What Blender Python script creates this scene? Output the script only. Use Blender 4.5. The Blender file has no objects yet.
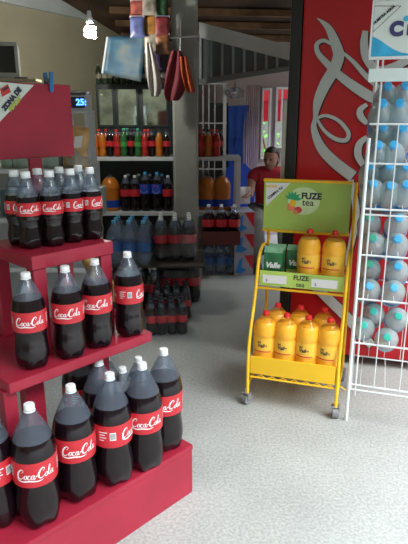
import bpy, bmesh, math, random
from mathutils import Vector, Matrix
random.seed(7)
PI = math.pi
S = bpy.context.scene
COL = S.collection

# ------------------------------------------------------------------ camera, world, light
H = 1.4; F = 540.0; PIT = math.radians(15.9)
cam_d = bpy.data.cameras.new('camera'); cam = bpy.data.objects.new('camera', cam_d); COL.objects.link(cam)
cam.location = (0, 0, H); cam.rotation_euler = (PI/2 - PIT, 0, 0)
cam_d.sensor_fit = 'VERTICAL'; cam_d.sensor_height = 24; cam_d.lens = 24*F/544; cam_d.clip_start = .05
S.camera = cam
S.view_settings.view_transform = 'Standard'; S.view_settings.look = 'None'
S.view_settings.gamma = 1; S.view_settings.use_curve_mapping = False
S.view_settings.exposure = 0.55

w = bpy.data.worlds.new('sky'); S.world = w; w.use_nodes = True
nt = w.node_tree; nt.nodes.clear()
tc = nt.nodes.new('ShaderNodeTexCoord'); sep = nt.nodes.new('ShaderNodeSeparateXYZ')
rmp = nt.nodes.new('ShaderNodeValToRGB'); bg = nt.nodes.new('ShaderNodeBackground'); wo = nt.nodes.new('ShaderNodeOutputWorld')
mp = nt.nodes.new('ShaderNodeMath'); mp.operation = 'MULTIPLY_ADD'; mp.inputs[1].default_value = .5; mp.inputs[2].default_value = .5
nt.links.new(tc.outputs['Generated'], sep.inputs[0]); nt.links.new(sep.outputs['Z'], mp.inputs[0]); nt.links.new(mp.outputs[0], rmp.inputs[0])
rmp.color_ramp.elements[0].position = .68; rmp.color_ramp.elements[0].color = (.04, .045, .04, 1)
rmp.color_ramp.elements[1].position = .90; rmp.color_ramp.elements[1].color = (.86, .96, 1.0, 1)
nt.links.new(rmp.outputs[0], bg.inputs[0]); bg.inputs[1].default_value = 5.2; nt.links.new(bg.outputs[0], wo.inputs[0])

sd = bpy.data.lights.new('sun', 'SUN'); sun = bpy.data.objects.new('sun', sd); COL.objects.link(sun)
sd.energy = 2.2; sd.angle = math.radians(30); sd.color = (1, .99, .97)
sun.rotation_euler = (Vector((-.68, .52, -1.0))).to_track_quat('-Z', 'Y').to_euler()

# ------------------------------------------------------------------ geometry of the photograph's view, used to measure places
def ray(x, y):
    a = (x-204)/F; b = -(y-272)/F
    return Vector((a, math.cos(PIT)+b*math.sin(PIT), -math.sin(PIT)+b*math.cos(PIT)))
def onz(x, y, z): r = ray(x, y); return Vector((0, 0, H)) + r*((z-H)/r.z)
def onY(x, y, Y): r = ray(x, y); return Vector((0, 0, H)) + r*(Y/r.y)
def onpl(x, y, p0, n): r = ray(x, y); c = Vector((0, 0, H)); return c + r*((p0-c).dot(n)/r.dot(n))

# ------------------------------------------------------------------ materials
M = {}
def CZ(y): return 2.92-.045*y     # underside of the roof
def mat(name, col, rough=.5, metal=0, var=.08, scale=8, emis=None, es=0, spec=.5, bump=0, trans=0, ior=1.45, coat=0):
    if name in M: return M[name]
    m = bpy.data.materials.new(name); m.use_nodes = True; n = m.node_tree; b = n.nodes['Principled BSDF']
    b.inputs['Roughness'].default_value = rough; b.inputs['Metallic'].default_value = metal
    b.inputs['Specular IOR Level'].default_value = spec; b.inputs['Transmission Weight'].default_value = trans
    b.inputs['IOR'].default_value = ior; b.inputs['Coat Weight'].default_value = coat
    if var or bump:
        tx = n.nodes.new('ShaderNodeTexCoord'); nz = n.nodes.new('ShaderNodeTexNoise'); nz.inputs['Scale'].default_value = scale
        nz.inputs['Detail'].default_value = 4; n.links.new(tx.outputs['Object'], nz.inputs['Vector'])
        r = n.nodes.new('ShaderNodeValToRGB'); n.links.new(nz.outputs['Fac'], r.inputs[0])
        r.color_ramp.elements[0].position = .3; r.color_ramp.elements[1].position = .7
        r.color_ramp.elements[0].color = tuple(c*(1-var) for c in col)+(1,)
        r.color_ramp.elements[1].color = tuple(min(1, c*(1+var)) for c in col)+(1,)
        n.links.new(r.outputs[0], b.inputs['Base Color'])
        if bump:
            bp = n.nodes.new('ShaderNodeBump'); bp.inputs['Strength'].default_value = bump; bp.inputs['Distance'].default_value = .01
            n.links.new(nz.outputs['Fac'], bp.inputs['Height']); n.links.new(bp.outputs[0], b.inputs['Normal'])
    else: b.inputs['Base Color'].default_value = tuple(col)+(1,)
    if emis: b.inputs['Emission Color'].default_value = tuple(emis)+(1,); b.inputs['Emission Strength'].default_value = es
    M[name] = m; return m
def pet(name, tint, gl=.22, haze=.05, hcol=(.8, .85, .9)):
    m = bpy.data.materials.new(name); m.use_nodes = True; n = m.node_tree; n.nodes.clear()
    t = n.nodes.new('ShaderNodeBsdfTransparent'); t.inputs[0].default_value = tuple(tint)+(1,)
    g = n.nodes.new('ShaderNodeBsdfGlossy'); g.inputs['Roughness'].default_value = .07
    d = n.nodes.new('ShaderNodeBsdfDiffuse'); d.inputs[0].default_value = tuple(hcol)+(1,)
    lw = n.nodes.new('ShaderNodeLayerWeight'); lw.inputs[0].default_value = .25
    ad = n.nodes.new('ShaderNodeMath'); ad.operation = 'MULTIPLY_ADD'; ad.inputs[1].default_value = .55; ad.inputs[2].default_value = gl*.3
    n.links.new(lw.outputs['Fresnel'], ad.inputs[0])
    m1 = n.nodes.new('ShaderNodeMixShader'); m1.inputs[0].default_value = haze
    n.links.new(t.outputs[0], m1.inputs[1]); n.links.new(d.outputs[0], m1.inputs[2])
    m2 = n.nodes.new('ShaderNodeMixShader'); n.links.new(ad.outputs[0], m2.inputs[0])
    n.links.new(m1.outputs[0], m2.inputs[1]); n.links.new(g.outputs[0], m2.inputs[2])
    o = n.nodes.new('ShaderNodeOutputMaterial'); n.links.new(m2.outputs[0], o.inputs[0]); M[name] = m; return m
PET = pet('clear_pet', (.86, .93, 1.0), .08, .10, (.60, .72, .92)); WPET = pet('water_pet', (.80, .92, .92), .3, .40, (.66, .78, .80))
JPET = pet('juice_pet', (1, 1, 1), .0, .0)
WRAP = pet('shrink_film', (.95, .95, .97), .05, .015); GLASS = pet('pane_glass', (.35, .42, .4), .7, .02)
BAGF = pet('bag_film', (.8, .85, .9), .6, .15)
RED = mat('red_paint', (.33, .017, .040), .42, var=.10, scale=9, bump=.05)
REDP = mat('fridge_red', (.42, .006, .012), .3, var=.06, scale=3)
LAB = mat('label_red', (.54, .024, .036), .35, var=.02)
WHT = mat('white_ink', (.82, .82, .84), .45, var=0)
CAPW = mat('cap_white', (.82, .84, .86), .4, var=.02)
COLA = mat('cola', (.008, .003, .005), .14, var=0, spec=.5)
CAPR = mat('cap_red', (.75, .03, .03), .4, var=.02); CAPB = mat('cap_blue', (.06, .44, .85), .4, var=.02)
CAPG = mat('cap_green', (.06, .42, .26), .4, var=.02); CAPT = mat('cap_teal', (.04, .50, .38), .4, var=.02); CAPL = mat('cap_light_blue', (.12, .50, .82), .4, var=.02)
CAPK = mat('cap_black', (.02, .02, .03), .4, var=.02)
YEL = mat('yellow_paint', (.95, .56, .02), .4, var=.05); ORJ = mat('orange_juice', (1.0, .47, .03), .35, var=.04, coat=.3)
ORL = mat('juice_label', (.98, .56, .06), .5, var=.03); INK = mat('dark_ink', (.03, .03, .05), .5, var=0)
STEEL = mat('steel', (.5, .5, .52), .3, metal=.9, var=.05); WWIRE = mat('white_wire', (.74, .78, .80), .35, var=.04)
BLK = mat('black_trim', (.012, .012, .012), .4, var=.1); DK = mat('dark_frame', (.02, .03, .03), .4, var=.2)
SHW = mat('shelf_white', (.55, .57, .60), .5, var=.06)
LIME = mat('lime_sign', (.46, .64, .13), .45, var=.12, scale=5); BLU = mat('blue_ink', (.02, .22, .62), .5, var=.05)

# ------------------------------------------------------------------ mesh helpers
def obj(name, bm, m, parent=None, smooth=False):
    me = bpy.data.meshes.new(name); bm.to_mesh(me); bm.free()
    if smooth:
        for p in me.polygons: p.use_smooth = True
        try: me.set_sharp_from_angle(angle=math.radians(40))
        except Exception: pass
    me.materials.append(m)
    o = bpy.data.objects.new(name, me); COL.objects.link(o)
    if parent: o.parent = parent
    return o
def tag(o, label, cat, group=None, kind=None):
    if label: o['label'] = label
    if cat: o['category'] = cat
    if group: o['group'] = group
    if kind: o['kind'] = kind
    return o
def thing(name, label, cat, loc=(0, 0, 0), rz=0, group=None):
    o = bpy.data.objects.new(name, None); COL.objects.link(o); o.location = loc; o.rotation_euler = (0, 0, rz); o.empty_display_size = .05
    return tag(o, label, cat, group)
def struct(name, bm, m, parent=None):
    o = obj(name, bm, m, parent)
    if not parent: o['kind'] = 'structure'
    return o
def NB(): return bmesh.new()
def box(bm, a, b, bev=0, rz=0, org=(0, 0, 0)):
    a = Vector(a); b = Vector(b); c = (a+b)/2; s = b-a
    g = bmesh.ops.create_cube(bm, size=1)['verts']
    bmesh.ops.scale(bm, vec=(abs(s.x), abs(s.y), abs(s.z)), verts=g)
    if bev:
        es = list({e for v in g for e in v.link_edges})
        r = bmesh.ops.bevel(bm, geom=es, offset=bev, segments=2, affect='EDGES', profile=.6); g = list({v for f in r['faces'] for v in f.verts} | {v for v in g if v.is_valid})
        # all verts of the island
        seen = set(g); st = list(g)
        while st:
            v = st.pop()
            for e in v.link_edges:
                o = e.other_vert(v)
                if o not in seen: seen.add(o); st.append(o)
        g = list(seen)
    bmesh.ops.translate(bm, vec=c, verts=g)
    if rz: bmesh.ops.rotate(bm, cent=org, matrix=Matrix.Rotation(rz, 3, 'Z'), verts=g)
    return g
def tube(bm, pts, r, seg=8, cap=True):
    pts = [Vector(p) for p in pts]; rings = []
    rr = r if isinstance(r, (list, tuple)) else [r]*len(pts)
    up = None
    for i, p in enumerate(pts):
        t = (pts[min(i+1, len(pts)-1)]-pts[max(i-1, 0)]).normalized()
        if up is None: up = Vector((0, 0, 1)) if abs(t.z) < .9 else Vector((1, 0, 0))
        x = t.cross(up).normalized(); yv = x.cross(t).normalized(); up = yv
        rings.append([bm.verts.new(p+(x*math.cos(2*PI*k/seg)+yv*math.sin(2*PI*k/seg))*rr[i]) for k in range(seg)])
    for a, b in zip(rings, rings[1:]):
        for k in range(seg): bm.faces.new((a[k], a[(k+1) % seg], b[(k+1) % seg], b[k]))
    if cap: bm.faces.new(rings[0][::-1]); bm.faces.new(rings[-1])
def lathe(bm, prof, seg=28, mod=None, cap=True):
    rings = []
    for (r, z) in prof:
        rings.append([bm.verts.new(((r*(mod(2*PI*k/seg, z) if mod else 1))*math.cos(2*PI*k/seg), (r*(mod(2*PI*k/seg, z) if mod else 1))*math.sin(2*PI*k/seg), z)) for k in range(seg)])
    for a, b in zip(rings, rings[1:]):
        for k in range(seg): bm.faces.new((a[k], a[(k+1) % seg], b[(k+1) % seg], b[k]))
    if cap: bm.faces.new(rings[0][::-1]); bm.faces.new(rings[-1])
def prism(bm, pts, d):
    """pts: planar polygon (Vectors); d: extrusion Vector"""
    a = [bm.verts.new(p) for p in pts]; b = [bm.verts.new(Vector(p)+Vector(d)) for p in pts]
    f = bm.faces.new(a); bm.faces.new(b[::-1])
    n = len(a)
    for k in range(n): bm.faces.new((a[k], b[k], b[(k+1) % n], a[(k+1) % n]))
    bmesh.ops.recalc_face_normals(bm, faces=bm.faces[:])
def catmull(P, n=8):
    out = []; m = len(P)
    for i in range(m-1):
        p0, p1, p2, p3 = P[max(i-1, 0)], P[i], P[i+1], P[min(i+2, m-1)]
        for k in range(n):
            t = k/n
            out.append(tuple(.5*((2*b)+(-a+c)*t+(2*a-5*b+4*c-d)*t*t+(-a+3*b-3*c+d)*t**3) for a, b, c, d in zip(p0, p1, p2, p3)))
    out.append(tuple(P[-1])); return out
def ribbon(bm, P, fn, n=6, wk=1):
    """variable-width stroke: P = (x, y, width); fn maps 2D to 3D"""
    C = catmull(P, n); prev = None
    for i, (x, y, w_) in enumerate(C):
        a = C[max(i-1, 0)]; b = C[min(i+1, len(C)-1)]; dx, dy = b[0]-a[0], b[1]-a[1]; L = math.hypot(dx, dy) or 1
        nx, ny = -dy/L*w_*wk/2, dx/L*w_*wk/2
        v = (bm.verts.new(fn(x+nx, y+ny)), bm.verts.new(fn(x-nx, y-ny)))
        if prev: bm.faces.new((prev[0], v[0], v[1], prev[1]))
        prev = v
def text_pts(s, size=1, shear=0, bold=.0):
    cu = bpy.data.curves.new('t', 'FONT'); cu.body = s; cu.size = size; cu.shear = shear; cu.offset = bold; cu.align_x = 'CENTER'; cu.align_y = 'CENTER'
    o = bpy.data.objects.new('t', cu); COL.objects.link(o); bpy.context.view_layer.update()
    me = bpy.data.meshes.new_from_object(o.evaluated_get(bpy.context.evaluated_depsgraph_get()))
    vs = [v.co.copy() for v in me.vertices]; fs = [tuple(p.vertices) for p in me.polygons]
    bpy.data.objects.remove(o); bpy.data.curves.remove(cu); bpy.data.meshes.remove(me); return vs, fs
def text_bm(bm, s, size, fn, shear=0, bold=0):
    vs, fs = text_pts(s, size, shear, bold); V = [bm.verts.new(fn(v.x, v.y)) for v in vs]
    for f in fs:
        try: bm.faces.new([V[i] for i in f])
        except ValueError: pass

# cola script
def C_stroke(ox, s=1):
    return [(ox+.62*s, .74*s, .03), (ox+.84*s, .92*s, .05), (ox+.78*s, 1.1*s, .07), (ox+.5*s, 1.04*s, .12), (ox+.2*s, .66*s, .17), (ox+.14*s, .28*s, .16), (ox+.36*s, .06*s, .10), (ox+.68*s, .18*s, .05), (ox+.9*s, .38*s, .03)]
def oval(cx, cy, rx, ry, w1=.10):
    return [(cx+rx*math.cos(a)+.3*ry*math.sin(a), cy+ry*math.sin(a), w1*(.45+.55*abs(math.cos(a)))) for a in [2*PI*k/8 for k in range(9)]]
SCRIPT = [C_stroke(0), oval(1.05, .28, .15, .22), [(1.60, .42, .05), (1.48, .50, .06), (1.32, .36, .11), (1.30, .16, .11), (1.44, .06, .06), (1.66, .2, .03)],
          oval(1.83, .28, .14, .21), [(2.02, .5, .09), (1.96, .14, .10), (2.08, .08, .06), (2.2, .3, .03)], [(2.18, .34, .08), (2.36, .38, .08)],
          C_stroke(2.35), oval(3.38, .28, .15, .22), [(3.58, .2, .03), (3.86, .8, .05), (3.92, 1.06, .07), (3.82, 1.08, .06), (3.68, .6, .11), (3.68, .12, .1), (3.86, .12, .03)],
          oval(4.08, .28, .14, .21), [(4.27, .5, .09), (4.21, .14, .10), (4.36, .06, .05)],
          [(.1, .3, .05), (.12, -.05, .09), (.7, -.2, .12), (1.5, -.12, .14), (2.4, -.22, .10), (3.0, -.12, .04)]]
def cola_logo(bm, R, z0, wd, ang=0):
    sc = wd/4.4
    def fn(x, y):
        a = -PI/2 + ang + (x-2.2)*sc/R; return Vector((R*math.cos(a), R*math.sin(a), z0+(y-.4)*sc*1.15))
    for st in SCRIPT: ribbon(bm, st, fn, 4, 1.2)
def cyl_rect(bm, R, a0, a1, z0, z1, n=6):
    pr = None
    for k in range(n+1):
        a = -PI/2+a0+(a1-a0)*k/n; v = (bm.verts.new((R*math.cos(a), R*math.sin(a), z0)), bm.verts.new((R*math.cos(a), R*math.sin(a), z1)))
        if pr: bm.faces.new((pr[0], v[0], v[1], pr[1]))
        pr = v

# ------------------------------------------------------------------ bottle kinds: dict part -> mesh, built once
def petal(R, h):
    def f(a, z):
        t = max(0, 1-z/(.13*h)); return 1-.26*t*(.5+.5*math.cos(5*a))
    return f
def prof_interp(P, n=4):
    return [(r, z) for (r, z) in catmull(P, n)]
KIND = {}
def keep(name, parts):
    """parts: (name, bm, material, smooth, parent index)"""
    L = []
    for (n, bm, m, sm, pi) in parts:
        o = obj(n, bm, m, None, sm); me = o.data; COL.objects.unlink(o); bpy.data.objects.remove(o); L.append((n, me, pi))
    KIND[name] = L
def bottle(kind, name, label, loc, rz=0, group=None, tilt=None, cat='bottle', capm=None, parent=None):
    t = thing(name, label, cat, loc, rz, group) if parent is None else None
    if tilt is not None: t.rotation_mode = 'QUATERNION'; t.rotation_quaternion = tilt
    ob = []
    for (n, me, pi) in KIND[kind]:
        if n == 'cap' and capm is not None:
            key = me.name+capm.name
            if key not in M: c = me.copy(); c.materials.clear(); c.materials.append(capm); M[key] = c
            me = M[key]
        o = bpy.data.objects.new(n, me); COL.objects.link(o); o.parent = t if pi is None else ob[pi]; ob.append(o)
    return t
SHAPE = {  # (r/R, z/h)
 'coke': [(.55, 0), (.86, .02), (.97, .07), (1.0, .14), (.985, .22), (.93, .30), (.93, .36), (.985, .42), (1.0, .48), (1.0, .60), (.985, .64), (.88, .72), (.66, .81), (.42, .89), (.27, .935), (.24, .955)],
 'small': [(.6, 0), (.9, .02), (1.0, .08), (.98, .15), (.88, .24), (.86, .30), (.96, .37), (1, .40), (1, .57), (.96, .62), (.86, .71), (.66, .80), (.44, .88), (.36, .93), (.34, .955)],
 'juice': [(.8, 0), (.96, .02), (1, .08), (.95, .13), (1, .18), (.97, .25), (.97, .55), (1, .60), (.98, .68), (.85, .78), (.55, .88), (.32, .93), (.28, .95)],
 'water': [(.75, 0), (.95, .02), (1, .06), (.94, .10), (1, .14), (.94, .18), (1, .22), (.95, .28), (.95, .42), (1, .46), (.94, .50), (1, .55), (.98, .62), (.85, .74), (.6, .84), (.36, .91), (.30, .95)],
}
def radat(P, z):
    for (r0, z0), (r1, z1) in zip(P, P[1:]):
        if z0 <= z <= z1: return r0+(r1-r0)*(z-z0)/(z1-z0+1e-9)
    return P[-1][0]
def make_kind(key, shape, R, h, lab, fill, liq, body, labm, capm, caph=.05, capr=.29, deco='cola', seg=28, wd=1.75):
    P = [(r*R, z*h) for (r, z) in prof_interp(SHAPE[shape], 3)]
    md = petal(R, h) if shape in ('coke', 'small') else None
    parts = []
    b = NB(); lathe(b, P, seg, md); parts.append(('bottle_body', b, body, True, None))
    q = [(r*1.003, z-.0003 if z == 0 else z) for (r, z) in P if z <= fill*h]; q.append((radat(P, fill*h)*1.003, fill*h))
    if liq: b = NB(); lathe(b, q, seg, md); parts.append(('drink', b, liq, True, 0))
    z0, z1 = lab[0]*h, lab[1]*h; n = 5; RL = R*1.012
    b = NB(); lp = [(max(radat(P, z0+(z1-z0)*k/n)*1.012, RL*.985), z0+(z1-z0)*k/n) for k in range(n+1)]
    lp = [(r, z) for r, z in lp]; lathe(b, [(lp[0][0]*.985, z0)]+lp+[(lp[-1][0]*.985, z1)], seg, None, False); parts.append(('label', b, labm, True, None))
    li = len(parts)-1; RT = RL*1.006; zc = (z0+z1)/2
    if deco == 'cola':
        for a in (0, PI):
            b = NB(); cola_logo(b, RT*1.004, zc+.0*h, R*wd, a); parts.append(('lettering', b, WHT, False, li))
        for s in (PI/2, -PI/2):
            b = NB(); cyl_rect(b, RT, s+.12, s+.42, zc-.028*h, zc+.042*h); parts.append(('barcode_patch', b, WHT, False, li))
            b = NB()
            for k in range(4): cyl_rect(b, RT, s-.42, s-.42+(.42, .3, .36, .24)[k], zc+(.04-.024*k)*h, zc+(.048-.024*k)*h)
            parts.append(('small_print', b, WHT, False, li))
            b = NB()
            for k in range(7): cyl_rect(b, RT*1.004, s+.15+k*.037, s+.15+k*.037+.018, zc-.02*h, zc+.034*h, 1)
            parts.append(('barcode', b, INK, False, li))
    elif deco == 'pepsi':
        for a0 in (0, PI):
            b = NB()
            for m_ in range(1):
                rr = .5*(z1-z0)*.8
                vs = [b.verts.new((RT*math.cos(-PI/2+a0+rr*math.cos(t)/R), RT*math.sin(-PI/2+a0+rr*math.cos(t)/R), zc+rr*math.sin(t))) for t in [PI*k/10 for k in range(11)]]
                b.faces.new(vs)
            parts.append(('emblem', b, CAPR, False, li))
        for a0 in (0, PI):
            b = NB()
            rr = .5*(z1-z0)*.8
            vs = [b.verts.new((RT*math.cos(-PI/2+a0+rr*math.cos(t)/R), RT*math.sin(-PI/2+a0+rr*math.cos(t)/R), zc-.12*rr+rr*math.sin(t)*.9)) for t in [-PI*k/10 for k in range(11)]]
            b.faces.new(vs); parts.append(('emblem', b, WHT, False, li))
    elif deco == 'valle':
        for a0 in (0, PI):
            b = NB()
            fn = lambda x, y: Vector((RT*math.cos(-PI/2+a0+x/R), RT*math.sin(-PI/2+a0+x/R), zc+y))
            text_bm(b, 'Valle', R*.42, fn, .2, .0008); text_bm(b, 'del', R*.25, lambda x, y: fn(x-R*.25, y+R*.30), .2, .0004)
            parts.append(('lettering', b, INK, False, li))
        for a0 in (0, PI):
            b = NB(); cyl_rect(b, RT, a0-.75, a0+.75, z0+.01*h, z0+.03*h); parts.append(('label_stripe', b, CAPR, False, li))
    # cap with ridges
    cr = R*capr; b = NB(); c0 = h*(1-caph)
    lathe(b, [(cr*.98, c0), (cr, c0+.1*h*caph), (cr, h-.25*h*caph), (cr*.93, h-.05*h*caph), (cr*.6, h)], 30, lambda a, z: 1+.02*math.cos(15*a) if z < h*.99 else 1)
    parts.append(('cap', b, capm, True, None))
    b = NB(); lathe(b, [(cr*1.02, c0-.016*h), (cr*1.12, c0-.013*h), (cr*1.12, c0-.008*h), (cr*1.0, c0-.004*h)], 20); parts.append(('neck_ring', b, capm, True, None))
    keep(key, parts)
make_kind('cola_xl', 'coke', .066, .396, (.40, .60), .73, COLA, PET, LAB, CAPW, .045, .235)
make_kind('cola_l', 'coke', .0515, .305, (.42, .63), .74, COLA, PET, LAB, CAPW, .05, .28)
make_kind('cola_s', 'small', .038, .248, (.44, .61), .68, COLA, PET, LAB, CAPW, .07, .40)
make_kind('juice_l', 'juice', .060, .275, (.28, .54), .82, ORJ, JPET, ORL, CAPR, .06, .25, 'valle')
make_kind('juice_m', 'juice', .058, .262, (.28, .54), .82, ORJ, JPET, ORL, CAPR, .06, .25, 'valle')
make_kind('water', 'water', .056, .30, (.24, .42), .8, None, WPET, mat('water_label', (.03, .25, .6), .4), CAPB, .05, .30, None, 20)
BL = mat('pepsi_blue', (.01, .06, .42), .4)
make_kind('pepsi', 'coke', .056, .36, (.45, .70), .8, COLA, PET, BL, CAPB, .05, .27, 'pepsi', 20)
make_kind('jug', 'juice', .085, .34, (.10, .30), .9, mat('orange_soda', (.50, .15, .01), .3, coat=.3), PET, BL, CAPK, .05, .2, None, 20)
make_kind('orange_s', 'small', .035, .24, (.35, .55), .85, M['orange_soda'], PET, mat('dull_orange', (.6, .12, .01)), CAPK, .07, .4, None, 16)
make_kind('red_s', 'small', .035, .24, (.35, .55), .85, mat('red_drink', (.35, .02, .01), .3), PET, LAB, CAPR, .07, .4, None, 16)
make_kind('green_s', 'small', .034, .25, (.35, .52), .85, mat('green_drink', (.02, .12, .03), .3), PET, mat('green_lab', (.05, .3, .06)), CAPG, .07, .4, None, 16)
make_kind('dark_s', 'small', .034, .24, (.38, .58), .8, COLA, PET, LAB, CAPK, .07, .4, None, 16)
make_kind('dark_l', 'coke', .054, .33, (.42, .62), .78, COLA, PET, LAB, CAPW, .05, .28, None, 16)
make_kind('clear_l', 'coke', .054, .33, (.30, .50), .1, None, PET, mat('pale_blue_label', (.05, .18, .5)), CAPL, .05, .28, None, 16)
make_kind('glass_s', 'small', .03, .19, (.3, .5), .9, mat('brown_glass', (.03, .05, .03), .15), PET, mat('cream_label', (.3, .28, .2)), STEEL, .05, .35, None, 14)

def face_cam(p): return math.atan2(p[0], -p[1])*-1 if False else -math.atan2(p[0], p[1])

# ------------------------------------------------------------------ the setting
def concrete():
    m = bpy.data.materials.new('concrete_floor'); m.use_nodes = True; n = m.node_tree; b = n.nodes['Principled BSDF']
    tx = n.nodes.new('ShaderNodeTexCoord')
    def nz(s, d, a, c0, c1):
        z = n.nodes.new('ShaderNodeTexNoise'); z.inputs['Scale'].default_value = s; z.inputs['Detail'].default_value = d
        n.links.new(tx.outputs['Object'], z.inputs['Vector']); r = n.nodes.new('ShaderNodeValToRGB')
        r.color_ramp.elements[0].position = a; r.color_ramp.elements[1].position = 1-a
        r.color_ramp.elements[0].color = c0; r.color_ramp.elements[1].color = c1; n.links.new(z.outputs['Fac'], r.inputs[0]); return z, r
    z1, r1 = nz(2.2, 5, .3, (.34, .35, .345, 1), (.44, .45, .44, 1)); z2, r2 = nz(90, 3, .36, (.66, .66, .64, 1), (1.08, 1.08, 1.08, 1))
    mx = n.nodes.new('ShaderNodeMix'); mx.data_type = 'RGBA'; mx.blend_type = 'MULTIPLY'; mx.inputs['Factor'].default_value = .7
    n.links.new(r1.outputs[0], mx.inputs['A']); n.links.new(r2.outputs[0], mx.inputs['B']); n.links.new(mx.outputs['Result'], b.inputs['Base Color'])
    b.inputs['Roughness'].default_value = .55
    bp = n.nodes.new('ShaderNodeBump'); bp.inputs['Strength'].default_value = .25; bp.inputs['Distance'].default_value = .004
    n.links.new(z2.outputs['Fac'], bp.inputs['Height']); n.links.new(bp.outputs[0], b.inputs['Normal']); return m
b = NB(); box(b, (-3.2, -3, -.1), (4, 9.5, 0)); struct('floor', b, concrete())
WALLB = mat('beige_wall', (.42, .38, .27), .8, var=.07, scale=3, bump=.1)
PALE = mat('pale_paint', (.52, .56, .56), .7, var=.06, scale=4)
A = Vector((-1.78, 5.1, 0)); B = Vector((-.80, 6.66, 0)); dW = (B-A).normalized(); nW = Vector((dW.y, -dW.x, 0))
A0 = A - dW*2.6
b = NB(); prism(b, [A0, B+dW*.1, B+dW*.1+Vector((0, 0, 2.8)), A0+Vector((0, 0, 2.8))], -nW*.12); struct('wall_left', b, WALLB)
b = NB(); p0 = A0+nW*.003+Vector((0, 0, 2.36)); p1 = B-dW*.5+nW*.003+Vector((0, 0, 2.36)); prism(b, [p0, p1, p1+Vector((0, 0, .20)), p0+Vector((0, 0, .20))], nW*.05); struct('trim_1', b, PALE)
b = NB(); box(b, (A0.x-.12, -1.6, 0), (A0.x, A0.y-.02, 2.9)); struct('wall_light_block_left', b, WALLB)  # unseen side wall, put in to block daylight from the left
b = NB(); box(b, (A0.x, -1.72, 0), (-.5, -1.6, 2.9)); struct('wall_light_block', b, WALLB)  # unseen wall behind the camera, added so daylight comes from the right
# ceiling: dark boards, sloping down towards the back
CEIL = mat('dark_boards', (.07, .04, .025), .8, var=.6, scale=2.5)
b = NB(); prism(b, [Vector((-3.3, -.8, CZ(-.8))), Vector((.3, -.8, CZ(-.8))), Vector((2.0, 2.2, CZ(2.2))), Vector((2.3, 3.0, CZ(3))), Vector((1.9, 7.0, CZ(7))), Vector((-3.3, 7.0, CZ(7)))], Vector((0, 0, .06)))
o = struct('ceiling', b, CEIL)  # unseen front overhang extended to keep daylight out of the interior
RAF = mat('rafter_wood', (.16, .09, .045), .8, var=.4, scale=6)
# low boarded loft ceiling over the back room, sloping down to the back wall
b = NB(); prism(b, [Vector((-1.35, 5.5, 2.47)), Vector((1.7, 5.28, 2.50)), Vector((1.7, 6.6, 2.24)), Vector((-.84, 6.6, 2.24))], Vector((0, 0, .04))); struct('trim_2', b, CEIL)
for k, yy in enumerate((5.62, 5.95, 6.3)):
    z = 2.50-.26*(yy-5.28)/1.32
    b = NB(); prism(b, [Vector((-.9, yy, z-.012)), Vector((1.68, yy+.13, z-.035)), Vector((1.68, yy+.13, z-.095)), Vector((-.9, yy, z-.07))], Vector((0, .06, 0))); struct('trim_%d' % (k+3), b, RAF)
# back wall with two window openings
CUR = mat('wall_boards_pinkish', (.42, .34, .34), .8, var=.06, scale=3)
YB = 6.6
def xz(px, py, Y=YB): p = onY(px, py, Y); return p.x, p.z
xa0 = xz(263, 120)[0]; xa1 = xz(269, 120)[0]; xb0 = xz(277, 120)[0]; xb1 = xz(292, 120)[0]
za0, za1 = xz(0, 157)[1], xz(0, 90)[1]; zb0, zb1 = xz(0, 146)[1], xz(0, 89)[1]
b = NB()
box(b, (-1.0, YB, 0), (xa0, YB+.1, 2.60)); box(b, (xa1, YB, 0), (xb0, YB+.1, 2.60)); box(b, (xb1, YB, 0), (2.2, YB+.1, 2.60))
box(b, (xa0, YB, 0), (xa1, YB+.1, za0)); box(b, (xa0, YB, za1), (xa1, YB+.1, 2.60)); box(b, (xb0, YB, 0), (xb1, YB+.1, zb0)); box(b, (xb0, YB, zb1), (xb1, YB+.1, 2.60))
struct('wall_back', b, CUR)
for k, (x0, x1, z0, z1) in enumerate(((xa0, xa1, za0, za1), (xb0, xb1, zb0, zb1))):
    wn = bpy.data.objects.new('window_%d' % (k+1), None); COL.objects.link(wn); wn['kind'] = 'structure'
    b = NB(); t = .022
    box(b, (x0-t, YB-.03, z0-t), (x0, YB-.001, z1+t)); box(b, (x1, YB-.03, z0-t), (x1+t, YB-.001, z1+t)); box(b, (x0, YB-.03, z0-t), (x1, YB-.001, z0)); box(b, (x0, YB-.03, z1), (x1, YB-.001, z1+t))
    if k: box(b, (x0+.045, YB+.02, z0), (x0+.065, YB+.04, z1))
    obj('window_frame', b, CAPW, wn)
b = NB(); box(b, (2.2, 3.3, 0), (2.3, 5.0, 2.6)); struct('wall_right', b, WALLB)  # unseen wall, stopped short so sky light fills the back room
# outside the windows
b = NB()
prism(b, [Vector((.6, YB+.101, 2.0)), Vector((1.9, YB+.101, 2.0)), Vector((1.9, YB+.75, 1.62)), Vector((.6, YB+.75, 1.62))], Vector((0, .01, .012)))
prism(b, [Vector((.6, YB+.75, 1.62)), Vector((1.9, YB+.75, 1.62)), Vector((1.9, YB+.76, 1.36)), Vector((.6, YB+.76, 1.36))], Vector((0, .01, 0))); o = obj('awning', b, mat('awning_red', (.75, .03, .06), .7)); tag(o, 'red cloth awning hanging outside beyond the back windows', 'awning')
b = NB()
for k in range(500):
    c = Vector((random.uniform(.5, 1.9), random.uniform(7.9, 8.5), random.uniform(.05, 1.75))); d = Vector((random.gauss(0, 1), random.gauss(0, 1), random.gauss(0, 1))).normalized(); e = d.orthogonal().normalized()
    b.faces.new([b.verts.new(c+d*.06), b.verts.new(c+e*.03), b.verts.new(c-d*.06), b.verts.new(c-e*.03)])
t = thing('bush', 'green leafy bush outside beyond the back windows', 'bush', (0, 0, 0)); obj('foliage', b, mat('leaf_green', (.12, .32, .06), .6, var=.3), t)
b = NB()
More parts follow.
